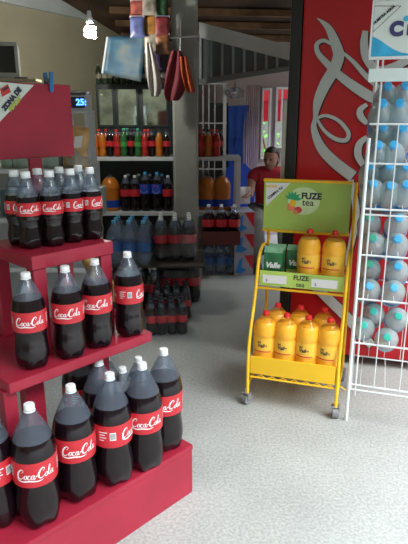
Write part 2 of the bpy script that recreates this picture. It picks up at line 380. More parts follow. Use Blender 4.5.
for k in range(6): tube(b, [(1.2, 8.2, 0), (1.2+.12*(k-3), 8.2+.05*(k % 3), .8), (1.2+.22*(k-3), 8.2, 1.5)], [.03, .02, .008], 6)
obj('stem', b, RAF, t)
# pillar
b = NB(); pa = onY(173, 150, 4.7).x; pb = onY(198, 150, 4.7).x
lathe_prof = None
box(b, (pa, 4.7, .16), (pb, 4.7+(pb-pa), CZ(5)-.005), .02); o = obj('pillar', b, mat('pillar_paint', (.29, .30, .28), .7, var=.1, scale=5, bump=.1)); o['kind'] = 'structure'; o.name = 'trim_6'
b = NB(); box(b, (pa-.03, 4.67, 0), (pb+.03, 4.73+(pb-pa), .16), .02); struct('trim_7', b, M['pillar_paint'])
# slatted gable partition right of the pillar
YP = 5.2
b = NB(); prism(b, [onY(x, y, YP) for x, y in ((199, 22), (300, 48), (300, 63), (199, 37))], Vector((0, .06, 0))); struct('trim_8', b, PALE)
b = NB(); prism(b, [onY(x, y, YP) for x, y in ((199, 79), (300, 64), (300, 69), (199, 85))], Vector((0, .06, 0))); struct('trim_9', b, mat('rail_grey', (.16, .18, .18), .6))
b = NB(); prism(b, [onY(x, y, YP+.03) for x, y in ((199, 37), (300, 62), (300, 66), (199, 80))], Vector((0, .01, 0))); struct('wall_partition', b, mat('slat_grey', (.10, .12, .12), .6))
b = NB()
for x in (199, 210, 221, 232, 243, 254, 265, 276):
    yt = 37+(x-199)*.26; yb = 79-(x-199)*.148
    prism(b, [onY(x, yt, YP+.01), onY(x+2.5, yt+.5, YP+.01), onY(x+2.5, yb, YP+.01), onY(x, yb, YP+.01)], Vector((0, .018, 0)))
struct('trim_10', b, mat('batten', (.30, .34, .34), .6))
# white bars below the partition rail
t = thing('metal_grille', 'narrow white upright bar grille standing right of the pillar', 'grille', (0, 0, 0))
for (x, w_) in ((203, 1.0), (209, 1.0), (215, 1.0), (225, 3.2)):
    p = onY(x, 84, YP+.35); q = onY(x, 84, YP+.35); b = NB(); r = w_*.005
    zt = 2.1
    box(b, (p.x-r, YP+.35-r, 0), (p.x+r, YP+.35+r, p.z)); obj('bar', b, SHW, t)
b = NB(); p = onY(199, 108, YP+.35); q = onY(227, 108, YP+.35)
for z in (p.z+.22, p.z-.15, p.z-.6): box(b, (p.x, YP+.36, z), (q.x, YP+.375, z+.012))
obj('crossbar', b, SHW, t)

# ------------------------------------------------------------------ red fridge at right with swirling script
e1 = Vector((math.cos(math.radians(-14)), math.sin(math.radians(-14)), 0)); e2 = Vector((-e1.y, e1.x, 0))
FP = onY(304, 0, 3.0); FP.z = 0
frz = math.radians(-14)
fr = thing('drinks_fridge', 'tall red drinks fridge with white script swirls, behind the yellow rack', 'fridge', FP, frz)
b = NB(); box(b, (0, 0, .06), (1.25, .68, 2.2), .012); obj('cabinet', b, REDP, fr)
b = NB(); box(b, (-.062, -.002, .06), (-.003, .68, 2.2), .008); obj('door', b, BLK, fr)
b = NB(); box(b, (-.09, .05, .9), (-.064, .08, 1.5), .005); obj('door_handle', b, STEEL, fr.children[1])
b = NB()
for x in (.02, 1.15):
    for y in (.05, .58): box(b, (x, y, 0), (x+.06, y+.06, .058))
obj('foot', b, BLK, fr)
def panel(x, y, off=.003):
    p = onpl(x, y, FP, -e2) - e2*off; d = p-FP; return Vector((d.dot(e1), d.dot(e2), p.z))
def c3(L): return [(290+x/3.4, y/3.4, w_/3.4) for x, y, w_ in L]
SW = [c3([(93, 62, 3), (130, 95, 26), (155, 150, 38), (165, 190, 42), (150, 235, 44), (118, 290, 42), (95, 345, 34), (86, 400, 16), (82, 440, 24), (105, 500, 36), (150, 550, 42), (215, 600, 44)]),
      c3([(140, 150, 12), (115, 138, 14), (92, 150, 16), (95, 180, 20), (125, 215, 26), (175, 262, 32), (230, 302, 38), (290, 335, 40), (380, 350, 40)]),
      c3([(88, 405, 10), (120, 393, 12), (165, 410, 14), (198, 450, 16), (190, 476, 16), (155, 472, 16), (118, 445, 13), (90, 402, 10)]),
      c3([(176, 176, 10), (215, 210, 16), (255, 255, 20), (300, 300, 22), (360, 400, 24)]),
      c3([(256, 105, 22), (252, 150, 30), (262, 200, 34), (300, 240, 34), (360, 225, 32), (420, 190, 30)]),
      c3([(262, 355, 14), (240, 372, 22), (240, 395, 26), (262, 420, 18)]), c3([(262, 465, 16), (236, 490, 26), (232, 530, 28), (255, 570, 20)]),
      [(296, 276, 6), (312, 284, 9), (330, 300, 11), (348, 318, 11), (372, 345, 9)], [(350, 180, 8), (356, 210, 8), (352, 240, 7), (345, 265, 4)]]
b = NB()
for i_, s in enumerate(SW): ribbon(b, s, lambda x, y: panel(x, y, .004+.0006*i_), 8, .9)
obj('script', b, mat('script_grey_white', (.44, .46, .44), .5, var=.04), fr)
b = NB()
for s in SW: ribbon(b, [(x+1.0, y+.8, w_*.9+1.2) for x, y, w_ in s], lambda x, y: panel(x, y, .002), 8)
obj('script_outline', b, mat('outline_dark', (.05, .012, .012), .5), fr)

# ------------------------------------------------------------------ red stepped cola display
du = Vector((math.sin(math.radians(43.5)), math.cos(math.radians(43.5)), 0)); dn = Vector((du.y, -du.x, 0))
drz = math.atan2(du.y, du.x)   # local +X = du (away), local -Y = dn (front)
dis = thing('display_stand', 'red wooden stepped stand holding the cola bottles, with a tall back board', 'display stand', (0, 0, 0), drz)
def L(u, n, z): return Vector((u, -n, z))     # local coords of the stand
# bottom box
def dbox(u0, u1, n0, n1, z0, z1, name, bev=.004, par=dis, m=RED):
    b = NB(); box(b, (u0, -n1, z0), (u1, -n0, z1), bev); return obj(name, b, m, par)
dbox(.28, 1.27, -1.74, -1.262, .19, .21, 'shelf'); 
dbox(.282, 1.268, -1.284, -1.264, 0, .189, 'front_panel'); dbox(1.248, 1.268, -1.738, -1.286, 0, .189, 'end_panel'); dbox(.282, .302, -1.738, -1.286, 0, .189, 'end_panel'); dbox(.304, 1.246, -1.738, -1.718, 0, .189, 'back_panel')
ZM = .65; ZT = .99
NM = -1.40; NTP = -1.50
# middle shelf
um0 = onz(10, 385, ZM).dot(du)
dbox(um0, 1.20, -1.80, NM, ZM-.035, ZM, 'shelf')
def nu(px, py, n_): return onpl(px, py, dn*n_, dn).dot(du)
for a, c, n_ in ((3, 17, -1.425), (25, 45, -1.50), (100, 111, -1.525)):
    ua, uc = nu(a, 392, n_), nu(c, 392, n_)
    dbox(ua, uc, n_-.04, n_, .211, ZM-.036, 'post')
for u in (um0+.01, 1.14): dbox(u, u+.05, -1.79, -1.745, 0, ZM-.036, 'post')
# top shelf
ut0 = None
pt = onz(25, 255, ZT); ut0 = pt.dot(du); pt2 = onz(113, 241, ZT); ut1 = pt2.dot(du); NTP = pt2.dot(dn)
dbox(ut0, ut1, NTP-.30, NTP, ZT-.045, ZT, 'shelf')
for u in (ut0+.005, ut1-.05):
    dbox(u, u+.045, NTP-.05, NTP-.005, ZM+.001, ZT-.046, 'post'); dbox(u, u+.045, NTP-.295, NTP-.25, ZM+.001, ZT-.046, 'post')
# back board on post (at back of the top shelf)
NBk = NTP-.275
P0 = du*0+dn*NBk
def onbd(x, y, off=0): p = onpl(x, y, dn*(NBk+off), dn); return p.dot(du), p.z
up_, zt_ = onbd(69, 85); ub_, zb_ = onbd(68, 156); ul_, _ = onbd(-30, 100)
dbox(ul_, up_, NBk-.012, NBk+.008, zb_, zt_, 'back_board')
pu, _ = onbd(29, 160); pu2, _ = onbd(41, 160); dbox(pu, pu2, NBk-.012, NBk+.008, ZT+.001, zb_+.0, 'post')
# sticker in the corner of the board
def bd(x, y, off): u, z = onbd(x, y, off); return L(u, NBk+off, z)
st = NB(); st.faces.new([st.verts.new(bd(x, y, .011)) for x, y in ((-22, 80), (34, 85), (-4, 126), (-22, 134))])
sk = obj('sticker', st, mat('sticker_white', (.62, .66, .62), .5, var=.04), dis)
st = NB(); st.faces.new([st.verts.new(bd(x, y, .013)) for x, y in ((0, 89), (8, 84), (11, 92), (2, 97))]); obj('logo_patch', st, mat('patch_red', (.5, .04, .03), .5), sk)
st = NB(); st.faces.new([st.verts.new(bd(x, y, .0135)) for x, y in ((2, 89.5), (8, 86), (9, 88), (3, 91.5))]); obj('logo_patch', st, INK, sk)
uo, zo = onbd(10, 101, .013)
def stx(cx, cy, s, txt, ang, m):
    u0, z0 = onbd(cx, cy, .013); q = NB(); ca, sa = math.cos(ang), math.sin(ang)
    text_bm(q, txt, s, lambda x, y: L(u0+x*ca-y*sa, NBk+.013, z0+x*sa+y*ca), 0, .002); obj('lettering', q, m, sk)
stx(12, 99, .021, 'ZONA DE', math.radians(46), INK)
stx(15.5, 103.5, .017, 'BEBIDAS', math.radians(46), mat('olive_ink', (.42, .50, .10), .5))
# clothespin on the board top
u, z = onbd(49, 86)
cp = thing('clothespin', 'blue plastic clothespin clipped to the top of the red board', 'clothespin', du*u+dn*NBk+Vector((0, 0, z)), drz)
for s in (-1, 1):
    b = NB(); y0, y1 = sorted((s*.010 + (-.0 if s > 0 else 0), s*.017)); 
    prism(b, [Vector((-.007, y0 if s > 0 else y1, -.02)), Vector((.007, y0 if s > 0 else y1, -.02)), Vector((.007, s*.017, .045)), Vector((-.007, s*.017, .045))], Vector((0, s*.006, 0))); obj('pin_half', b, mat('pin_blue', (.02, .14, .34), .4), cp)
b = NB(); tube(b, [(-.009, 0, .018), (.009, 0, .018)], .007, 10); obj('spring', b, STEEL, cp)

ORD = ['first', 'second', 'third', 'fourth', 'fifth', 'sixth', 'seventh', 'eighth', 'ninth', 'tenth', 'eleventh', 'twelfth', 'thirteenth', 'fourteenth']
# extra-large cola bottles on the bottom tier: (cap x, cap y, turn, label)
def cola(kind, name, caps, z0, h, grp):
    for (x, y, turn, lab) in caps:
        p = onz(x, y, z0+h-.008); bottle(kind, name, lab, (p.x, p.y, z0+.0005), face_cam(p)+math.radians(turn), grp)
cola('cola_xl', 'cola_bottle', [
 (29, 406, 0, 'large red-labelled cola bottle nearest the camera, front left on the lowest red tier'),
 (70.5, 387, 12, 'large cola bottle on the lowest tier, second from left in the front row'),
 (109.5, 375, 75, 'large cola bottle on the lowest tier showing its barcode side, third in the front row'),
 (142, 364.5, 10, 'large cola bottle on the lowest tier, fourth in the front row'),
 (163.5, 350.5, 8, 'large cola bottle at the right end of the lowest red tier, front row')], .21, .396, 'large cola bottles on the lowest tier')
# second row of the lowest tier, set on a lattice behind the first
fr_pts = [onz(x, y, .598) for x, y in ((29, 406), (70.5, 387), (109.5, 375), (142, 363.5), (163, 351))]
fu = [p.dot(du) for p in fr_pts]; fn_ = [p.dot(dn) for p in fr_pts]
names2 = ['large cola bottle cut by the left picture edge, second row of the lowest tier', 'large cola bottle behind the second and third front-row bottles, lowest tier', 'large cola bottle in the second row behind the barcode-side bottle, lowest tier', 'large cola bottle in the second row near the right end, lowest tier']
SEC = [(-2, 398), (97.4, 362), (127.6, 356), (151, 361)]
for (x, y), nm in zip(SEC, names2):
    p = onz(x, y, .598); u = p.dot(du); n_ = p.dot(dn)

for u, n_, nm in ((.572, -1.415, names2[0]), (.985, -1.435, names2[1]), (1.01, -1.60, 'large cola bottle in the rear row of the lowest tier, under the middle shelf')):
    p = du*u+dn*n_; bottle('cola_xl', 'cola_bottle', nm, (p.x, p.y, .2105), face_cam(p)+.3*n_*10, 'large cola bottles on the lowest tier')
for u, n_, nm in ((1.115, -1.475, 'medium cola bottle on the lowest tier, behind the third and fourth front-row bottles'), (1.135, -1.60, 'medium cola bottle rearmost on the lowest tier'), (1.212, -1.50, 'medium cola bottle behind the right-end large bottle of the lowest tier')):
    p = du*u+dn*n_; bottle('cola_l', 'cola_bottle', nm, (p.x, p.y, .2105), face_cam(p)+1.0, 'medium cola bottles behind the large ones')
def cola_base(kind, z0, R_, items, grp):
    for (x, y, turn, lab) in items:
        p = onz(x+(3 if kind == 'cola_l' else 2.5), y, z0); d_ = Vector((p.x, p.y, 0)).normalized(); p = p+d_*R_*.9
        bottle(kind, 'cola_bottle', lab, (p.x, p.y, z0+.0005), face_cam(p)+math.radians(turn), grp)
cola_base('cola_l', ZM, .0515, [
 (31.5, 371.5, 0, 'medium cola bottle at the left end of the middle red shelf'),
 (68.5, 361, -4, 'medium cola bottle second from left on the middle shelf'),
 (96.5, 350, -6, 'medium cola bottle third from left on the middle shelf'),
 (127.5, 338.5, 78, 'medium cola bottle with barcode side out at the right end of the middle shelf')], 'medium cola bottles on the middle shelf')
cola_base('cola_s', ZT, .038, [
 (29.5, 250, 6, 'small cola bottle leftmost in the front row on the top red shelf'),
 (52, 247.5, 4, 'small cola bottle second in the front row on the top red shelf'),
 (72, 243.5, 55, 'small cola bottle third in the front row on the top shelf'),
 (91, 240.5, 50, 'small cola bottle at the right end of the front row, top red shelf')], 'small cola bottles on the top shelf')
for (x, tr, nm) in [(17, 30, 'small cola bottle leftmost in the back row on the top shelf'), (40, 60, 'small cola bottle second in the back row on the top shelf'),
      (61, 20, 'small cola bottle third in the back row on the top shelf'), (79.5, 20, 'small cola bottle rightmost in the back row on the top shelf')]:
    p = onpl(x+2.5, 235, dn*(-1.675), dn)
    bottle('cola_s', 'cola_bottle', nm, (p.x, p.y, ZT+.0005), face_cam(p)+math.radians(tr), 'small cola bottles on the top shelf')

# ------------------------------------------------------------------ yellow juice rack
g1 = Vector((math.cos(math.radians(-18)), math.sin(math.radians(-18)), 0)); g2 = Vector((-g1.y, g1.x, 0))
RO = onz(246, 404, .0); RO = Vector((RO.x, RO.y, 0)); rrz = math.radians(-18)
rk = thing('juice_rack', 'yellow wheeled rack with a lime green sign and orange juice bottles', 'rack', RO, rrz)
Wd = .44
def onR(x, y, dep):  # px -> rack-local at depth dep behind the front
    p = onpl(x, y, RO+g2*dep, g2); d = p-RO; return d.dot(g1), dep, p.z
for nm_, q in (('basket', (252, 355, 0)), ('basketR', (340, 367, 0)), ('bb', (252, 374, 0)), ('bbR', (338, 386, 0)), ('stripTL', (259.3, 268.4, .2)), ('TR', (344.7, 273, .2)), ('BL', (259, 282.7, .2)), ('BR', (344, 286, .2)), ('signTL', (264.4, 179.8, .33)), ('signBR', (350.5, 229, .33))):
    pass
def rbx(name, a, c, m=YEL, bev=.003, par=rk):
    b = NB(); box(b, a, c, bev); return obj(name, b, m, par)
x0, x1 = .018, .430
# bottom basket tray
zb0, zb1 = .178, .278
rbx('tray', (x0, .0, zb0+.02), (x1, .42, zb0+.035))
rbx('tray_front', (x0, -.006, zb0), (x1, -.0005, zb1-.005)); rbx('tray_side', (x0-.006, 0, zb0), (x0-.0005, .42, zb1-.02)); rbx('tray_side', (x1+.0005, 0, zb0), (x1+.006, .42, zb1-.02))
b = NB()
for z in (zb0-.02,): tube(b, [(x0, .0, z), (x1, .0, z)], .005)
for k in range(8): xx = x0+.03+k*.055; tube(b, [(xx, 0, z), (xx+.025, 0, zb0-.005), (xx+.05, 0, z)], .003, 6)
obj('wire_trim', b, YEL, rk)
# side frames: front leg curving up and back to the mid shelf, then sign posts
for i, xx in enumerate((x0-.012, x1+.012)):
    b = NB(); tube(b, catmull([(xx, .0, .06), (xx, .0, .28), (xx, .04, .40), (xx, .11, .53), (xx, .15, .64), (xx, .19, .73), (xx, .28, .77), (xx, .39, .75)], 5), .0085, 10)
    tube(b, [(xx, .415, .06), (xx, .415, 1.09)], .0085, 10); tube(b, [(xx, .0, .11), (xx, .41, .11)], .007, 8); obj('side_frame', b, YEL, rk)
b = NB(); tube(b, [(x0-.012, .415, .52), (x1+.012, .415, .52)], .006); tube(b, [(x0-.012, .41, .3), (x1+.012, .41, .3)], .006); obj('crossbar', b, YEL, rk)
# mid shelf
zs = .60
rbx('shelf', (x0, .18, zs-.0), (x1, .41, zs+.012))
b = NB(); tube(b, [(x0-.012, .178, zs-.03), (x1+.012, .178, zs-.03)], .007); obj('shelf_rail', b, YEL, rk)
strip = rbx('price_strip', (x0-.002, .165, zs-.012), (x1+.002, .172, zs+.065), LIME, .001)
zc = zs+.025
for a, c in ((x0+.015, x0+.135), (x1-.155, x1-.03)):
    q = rbx('price_card', (a, .1625, zc-.022), (c, .1645, zc+.02), WHT, 0, strip)
    b = NB(); text_bm(b, '$', .02, lambda x, y: Vector((a+.02+x, .162, zc-.008+y))); obj('lettering', b, INK, q)
b = NB(); text_bm(b, 'FUZE', .033, lambda x, y: Vector((.224+x, .1635, zc+.016+y)), 0, .001); text_bm(b, 'tea', .034, lambda x, y: Vector((.222+x, .1635, zc-.018+y)), 0, .0003); obj('lettering', b, INK, strip)
# sign
sz0, sz1 = onR(264, 228, .40)[2], onR(264, 181, .40)[2]; sx0, sx1 = onR(264.5, 200, .40)[0], onR(351, 200, .40)[0]
sg = rbx('sign_board', (sx0, .385, sz0), (sx1, .40, sz1), LIME, .002)
rbx('sign_frame', (sx0-.004, .38, sz1+.0005), (sx1+.004, .405, sz1+.014)); rbx('sign_frame', (sx0-.004, .38, sz0-.014), (sx1+.004, .405, sz0-.0005))
YF = .3835
def sf(px, py): a, d_, z = onR(px, py, YF); return Vector((a, YF, z))
def patch(pts, m, name, off=0, par=sg):
    b = NB(); b.faces.new([b.verts.new(sf(x, y)-Vector((0, off, 0))) for x, y in pts]); return obj(name, b, m, par)
patch([(266, 183), (291, 183), (266, 206)], WHT, 'corner_flash')
# pale glow patch behind the words is printed on the sign
LIM2 = mat('lime_pale', (.70, .85, .45), .45, var=.1)
patch([(304+16*math.cos(a), 201+14*math.sin(a)) for a in [2*PI*k/20 for k in range(20)]], LIM2, 'printed_halo', .0005)
c0 = sf(311.5, 196.5); b = NB(); text_bm(b, 'FUZE', .044, lambda x, y: Vector((c0.x+x, YF-.0015, c0.z+y)), 0, .0019); obj('lettering', b, INK, sg)
c1 = sf(308, 202.8); b = NB(); text_bm(b, 'tea', .048, lambda x, y: Vector((c1.x+x, YF-.0015, c1.z+y)), 0, .0005); obj('lettering', b, INK, sg)
c2 = sf(273, 190); b = NB(); a_ = math.radians(40); text_bm(b, 'COMPRA TU', .017, lambda x, y: Vector((c2.x+.012+x*math.cos(a_)-y*math.sin(a_), YF-.0015, c2.z-.015+x*math.sin(a_)+y*math.cos(a_))), 0, .001); obj('lettering', b, INK, sg)
c4 = sf(273, 186.5); b = NB(); text_bm(b, 'WOW', .02, lambda x, y: Vector((c4.x+x-.01, YF-.0015, c4.z+y)), .3, .001); obj('lettering', b, YEL, sg)
for (x, y, rx, ry, mm) in ((293, 203, 3.2, 3.6, YEL), (291, 207, 4.2, 4, mat('peach', (.85, .25, .12), .5)), (298, 210, 4, 3.4, mat('berry', (.75, .06, .08), .5)), (295.5, 212, 2.6, 2.2, M['peach'])):
    patch([(x+rx*math.cos(a), y+ry*math.sin(a)) for a in [2*PI*k/14 for k in range(14)]], mm, 'fruit_print', .001+.0003*(x % 3))
for k, a in enumerate((-150, -120, -95, -70, -40, -10)):
    a = math.radians(a); cx, cy = 293, 200; L_ = 9.5
    patch([(cx, cy), (cx+L_*.6*math.cos(a-.3), cy+L_*.6*math.sin(a-.3)), (cx+L_*math.cos(a), cy+L_*math.sin(a)), (cx+L_*.6*math.cos(a+.3), cy+L_*.6*math.sin(a+.3))], mat('leaf_print', (.03, .40, .16), .5), 'leaf_print', .001+.0002*k)
# casters
for i, (xx, yy, an) in enumerate(((x0-.02, .0, -.5), (x1+.012, .0, .2), (x0-.012, .41, .3), (x1+.012, .41, .1))):
    c = bpy.data.objects.new('caster', None); COL.objects.link(c); c.parent = rk; c.location = (xx, yy, 0); c.rotation_euler = (0, 0, an)
    b = NB(); tube(b, [(-.014, .01, .028), (.014, .01, .028)], .028, 18); obj('wheel', b, mat('caster_grey', (.22, .22, .23), .4), c, True)
    b = NB(); box(b, (-.02, -.004, .03), (-.016, .02, .062)); box(b, (.016, -.004, .03), (.02, .02, .062)); box(b, (-.02, -.008, .062), (.02, .022, .068)); tube(b, [(0, 0, .066), (0, 0, .09)], .007, 8); obj('fork', b, STEEL, c)
# bottles on the rack
def rloc(x, y, z): p = RO+g1*x+g2*y; return (p.x, p.y, z)
zbt = zb0+.0355
lb = ['leftmost orange juice bottle in the front row of the bottom basket', 'orange juice bottle second from left, front row of the bottom basket', 'orange juice bottle third from left, front row of the bottom basket', 'rightmost orange juice bottle in the front row of the bottom basket']
hh = .275
def atz(px, py, z):  # rack local x,y from pixel at height z
    p = onz(px, py, z)-RO; return p.dot(g1), p.dot(g2)
for px, nm in zip((266, 287, 309, 331), lb):
    c = Vector((0, 0, H)); yy = .068; r = ray(px, 315); tt = ((RO+g2*yy-c).dot(g2))/r.dot(g2); p = c+r*tt-RO
    bottle('juice_l', 'juice_bottle', nm, rloc(p.dot(g1), yy, zbt), rrz+random.uniform(-.3, .3), 'orange juice bottles in the bottom basket')
for px, nm in zip((278, 301, 325), ('left orange juice bottle in the back row of the bottom basket', 'middle orange juice bottle in the back row of the bottom basket', 'right orange juice bottle in the back row of the bottom basket')):
    c = Vector((0, 0, H)); yy = .20; r = ray(px, 305); tt = ((RO+g2*yy-c).dot(g2))/r.dot(g2); p = c+r*tt-RO
    bottle('juice_l', 'juice_bottle', nm, rloc(p.dot(g1), yy, zbt), rrz+.4, 'orange juice bottles in the bottom basket')
for px, nm in zip((310.5, 336), ('left of two orange juice bottles on the middle shelf of the yellow rack', 'right of two orange juice bottles on the middle shelf of the yellow rack')):
    c = Vector((0, 0, H)); yy = .245; r = ray(px, 224); tt = ((RO+g2*yy-c).dot(g2))/r.dot(g2); p = c+r*tt-RO
    bottle('juice_m', 'juice_bottle', nm, rloc(p.dot(g1), yy, zs+.0125), rrz-.1, 'orange juice bottles on the middle shelf')
# juice cartons
GRN = mat('carton_green', (.03, .16, .06), .4, var=.5, scale=25)
def carton(xc, yc, lab):
    t = thing('juice_carton', lab, 'carton', rloc(xc, yc, zs+.0125), rrz, 'green juice cartons')
    b = NB(); box(b, (-.046, -.03, 0), (.046, .03, .14), .003); bb = obj('carton_body', b, GRN, t)
    b = NB(); prism(b, [Vector((-.046, -.03, .1405)), Vector((-.046, .03, .1405)), Vector((-.046, 0, .165))], Vector((.092, 0, 0))); obj('carton_top', b, mat('carton_top_green', (.25, .5, .3), .4, var=.3, scale=30), t)
    b = NB(); text_bm(b, 'Valle', .038, lambda x, y: Vector((x, -.0312, .075+y)), .25, .002); obj('lettering', b, WHT, bb)
    b = NB(); box(b, (-.044, -.031, .02), (.044, -.0302, .042)); obj('fruit_band', b, mat('band_yellow', (.35, .38, .08), .5, var=.5, scale=40), bb)
carton(.075, .225, 'green juice carton at the left front of the yellow rack middle shelf')
carton(.078, .295, 'green juice carton behind the front left one on the middle shelf')
carton(.178, .30, 'green juice carton between the front carton and the juice bottles')

# ------------------------------------------------------------------ white wire water rack
WO = onz(346, 420, 0); wrz = math.radians(-18); k1, k2 = g1, g2
wr = thing('water_rack', 'tall white wire rack of water bottles at the right edge', 'rack', WO, wrz)
def onW(x, y, dep=0): p = onpl(x, y, WO+k2*dep, k2); d = p-WO; return d.dot(k1), p.z
lv = [onW(350, y)[1] for y in (384, 342, 298, 254, 208, 163, 124)]
WX = .62
b = NB(); tube(b, [(0, 0, 0), (0, 0, 1.32)], .008, 8); obj('post', b, WWIRE, wr)
b = NB(); tube(b, [(.03, .03, .12), (.03, .03, 1.95)], .004, 8); obj('post', b, WWIRE, wr)
b = NB(); tube(b, [(WX, 0, 0), (WX, 0, 1.95)], .008, 8); obj('post', b, WWIRE, wr)
for x_ in (0, WX): b = NB(); tube(b, [(x_, .34, 0), (x_, .34, 1.95)], .008, 8); obj('post', b, WWIRE, wr)
for i, z in enumerate(lv):
    b = NB(); tube(b, [(.0, 0, z), (WX, 0, z)], .0045, 6); tube(b, [(0, .34, z), (WX, .34, z)], .0035, 6)
    if i in (0, 4): tube(b, [(0, 0, z-.025), (WX, 0, z-.025)], .004, 6)
    tube(b, [(0, 0, z), (0, .34, z)], .004, 6); tube(b, [(WX, 0, z), (WX, .34, z)], .004, 6)
    for k in range(6): xx = .05+k*.112; tube(b, [(xx, 0, z), (xx, .34, z)], .0016, 5)
    obj('wire_shelf', b, WWIRE, wr)
b = NB()
for k in range(1, 6): xx = .112*k; tube(b, [(xx, -.004, lv[0]), (xx, -.004, lv[-1])], .0027, 6)
obj('front_grid', b, WWIRE, wr)
b = NB()
for k in range(1, 8): xx = .078*k; tube(b, [(xx, .345, lv[0]), (xx, .345, lv[-1])], .0015, 6)
obj('back_grid', b, WWIRE, wr)
xs, zs0 = onW(371, 57, .03); _, zs1 = onW(371, 2, .03)
_, za = onW(371, 82, .0); xb_, zb_ = onW(369, 69, .0)
b = NB(); box(b, (xb_, -.008, za), (WX, .004, zb_), .002); obj('header_strip', b, mat('strip_white', (.68, .78, .78), .4, var=.03), wr)
b = NB(); box(b, (xs, .015, zs0), (WX, .028, zs1), .002); wsn = obj('sign_board', b, mat('sign_cream', (.70, .76, .74), .5, var=.04), wr)
b = NB(); box(b, (xs-.008, .012, zs0-.012), (WX, .032, zs0-.001)); box(b, (xs-.008, .012, zs1+.001), (WX, .032, zs1+.012)); box(b, (xs-.009, .012, zs0), (xs-.001, .032, zs1)); obj('sign_frame', b, WWIRE, wr)
def ws(px, py, o_=.0135): a, z = onW(px, py, o_); return Vector((a, o_, z))
b = NB(); b.faces.new([b.verts.new(ws(x, y)) for x, y in ((371, 36), (375, 37.5), (380, 40), (386, 44.5), (393, 49), (401, 52.5), (410, 54), (410, 57), (371, 57))]); obj('wave', b, mat('wave_blue', (.04, .38, .66), .4, var=.25, scale=12), wsn)
b = NB(); c3_ = ws(396.5, 29.5); text_bm(b, 'C', .068, lambda x, y: Vector((c3_.x+x, .0125, c3_.z+y)), 0, .005); obj('lettering', b, mat('navy_ink', (.05, .05, .16), .5), wsn)
b = NB(); text_bm(b, 'ıel', .066, lambda x, y: Vector((c3_.x+.070+x, .0125, c3_.z+.002+y)), 0, .005); obj('lettering', b, M['navy_ink'], wsn)
b = NB(); cc = ws(406.5, 18.5, .0125); vs = [b.verts.new((cc.x+.012*math.cos(2*PI*k/16), .0125, cc.z+.010*math.sin(2*PI*k/16))) for k in range(16)]; b.faces.new(vs); obj('dot', b, mat('dot_blue', (.05, .45, .75), .4), wsn)
b = NB(); c5 = ws(384, 15); a5 = math.radians(40); text_bm(b, 'NUESTRA AGUA', .013, lambda x, y: Vector((c5.x+x*math.cos(a5)-y*math.sin(a5), .0125, c5.z+x*math.sin(a5)+y*math.cos(a5))), 0, .001); obj('lettering', b, INK, wsn)
b = NB(); ribbon(b, [(373, 6, .5), (401, 6, .5)], lambda x, y: ws(x, y, .0125)); ribbon(b, [(373, 6, .5), (373, 32, .5)], lambda x, y: ws(x, y, .0125)); ribbon(b, [(373, 32, .5), (401, 6, .5)], lambda x, y: ws(x, y, .0125)); obj('corner_outline', b, M['outline_dark'], wsn)
# water bottles, lying in pairs with the caps forward
caps = [(388, 85, 'b'), (406, 84, 'b'), (383, 102, 'b'), (400, 102, 'b'), (383.3, 126, 'b'), (403, 127, 'b'), (378.5, 144, 'b'), (394, 144, 'b'),
        (370.6, 165, 'b'), (389.6, 165, 'b'), (407, 166, 'b'), (373.4, 183, 'b'), (390.8, 185, 'b'), (407, 184, 'b'),
        (369.5, 216.5, 'g'), (399.2, 217.5, 'b'), (373, 237.7, 'g'), (398, 238.6, 'b'), (369.8, 263.8, 'g'), (398.3, 266, 'b'), (369.4, 285.7, 'l'), (394.3, 287.3, 'l'),
        (373.6, 311, 't'), (398.6, 316, 't'), (363.3, 325, 't'), (387.3, 337, 't')]
CM = {'b': (CAPB, 'blue'), 'g': (CAPG, 'green'), 'l': (CAPL, 'pale blue'), 't': (CAPT, 'teal')}
tiers = ['topmost bay', 'second bay from top', 'third bay from top', 'fourth bay from top', 'fifth bay from top', 'lowest bay']
rows = [(0, 2, 0, 'upper'), (2, 4, 0, 'lower'), (4, 6, 1, 'upper'), (6, 8, 1, 'lower'), (8, 11, 2, 'upper'), (11, 14, 2, 'lower'), (14, 16, 3, 'upper'), (16, 18, 3, 'lower'), (18, 20, 4, 'upper'), (20, 22, 4, 'lower'), (22, 24, 5, 'upper'), (24, 26, 5, 'lower')]
for (i0, i1, ti, ul) in rows:
    for j in range(i0, i1):
        x, y, c = caps[j]; dep = .06 if ul == 'lower' else .12
        p = onpl(x, y, WO+k2*dep, k2)
        ax = (-k2*.86+k1*random.uniform(-.03, .03)+Vector((0, 0, .42))).normalized()
        q = Vector((0, 0, 1)).rotation_difference(ax); base = p-ax*.298
        n_in = i1-i0; pos = ('left', 'right')[j-i0] if n_in == 2 else ('left', 'middle', 'right')[j-i0]
        bottle('water', 'water_bottle', 'water bottle with %s cap, %s row %s, %s of wire rack' % (CM[c][1], ul, pos, tiers[ti]), base, 0, 'water bottles in the wire rack', tilt=q, capm=CM[c][0])

# ------------------------------------------------------------------ long shelf at the back
YS = 4.98
zU = onY(150, 157, YS).z; zL = onY(150, 212, YS).z; xl = onY(84, 157, YS).x; xr = onY(241, 157, YS).x
sh = thing('long_shelf', 'long white two-level shelf of drinks running behind the pillar', 'shelf', (0, 0, 0))
def bx(name, a, c, m, par, bev=.003): b = NB(); box(b, a, c, bev); return obj(name, b, m, par)
bx('shelf_board', (xl, YS, zU-.035), (xr, YS+.36, zU), SHW, sh); bx('shelf_board', (xl, YS, zL-.035), (xr-.05, YS+.36, zL), SHW, sh)
for x in (xr-.045,): bx('leg', (x, YS+.001, 0), (x+.045, YS+.04, zU-.036), SHW, sh); bx('leg', (x, YS+.32, 0), (x+.045, YS+.36, zU-.036), SHW, sh)
bx('leg', (xl, YS+.001, 0), (xl+.04, YS+.04, zL-.036), SHW, sh); bx('leg', (xl, YS+.32, 0), (xl+.04, YS+.36, zU-.036), SHW, sh)
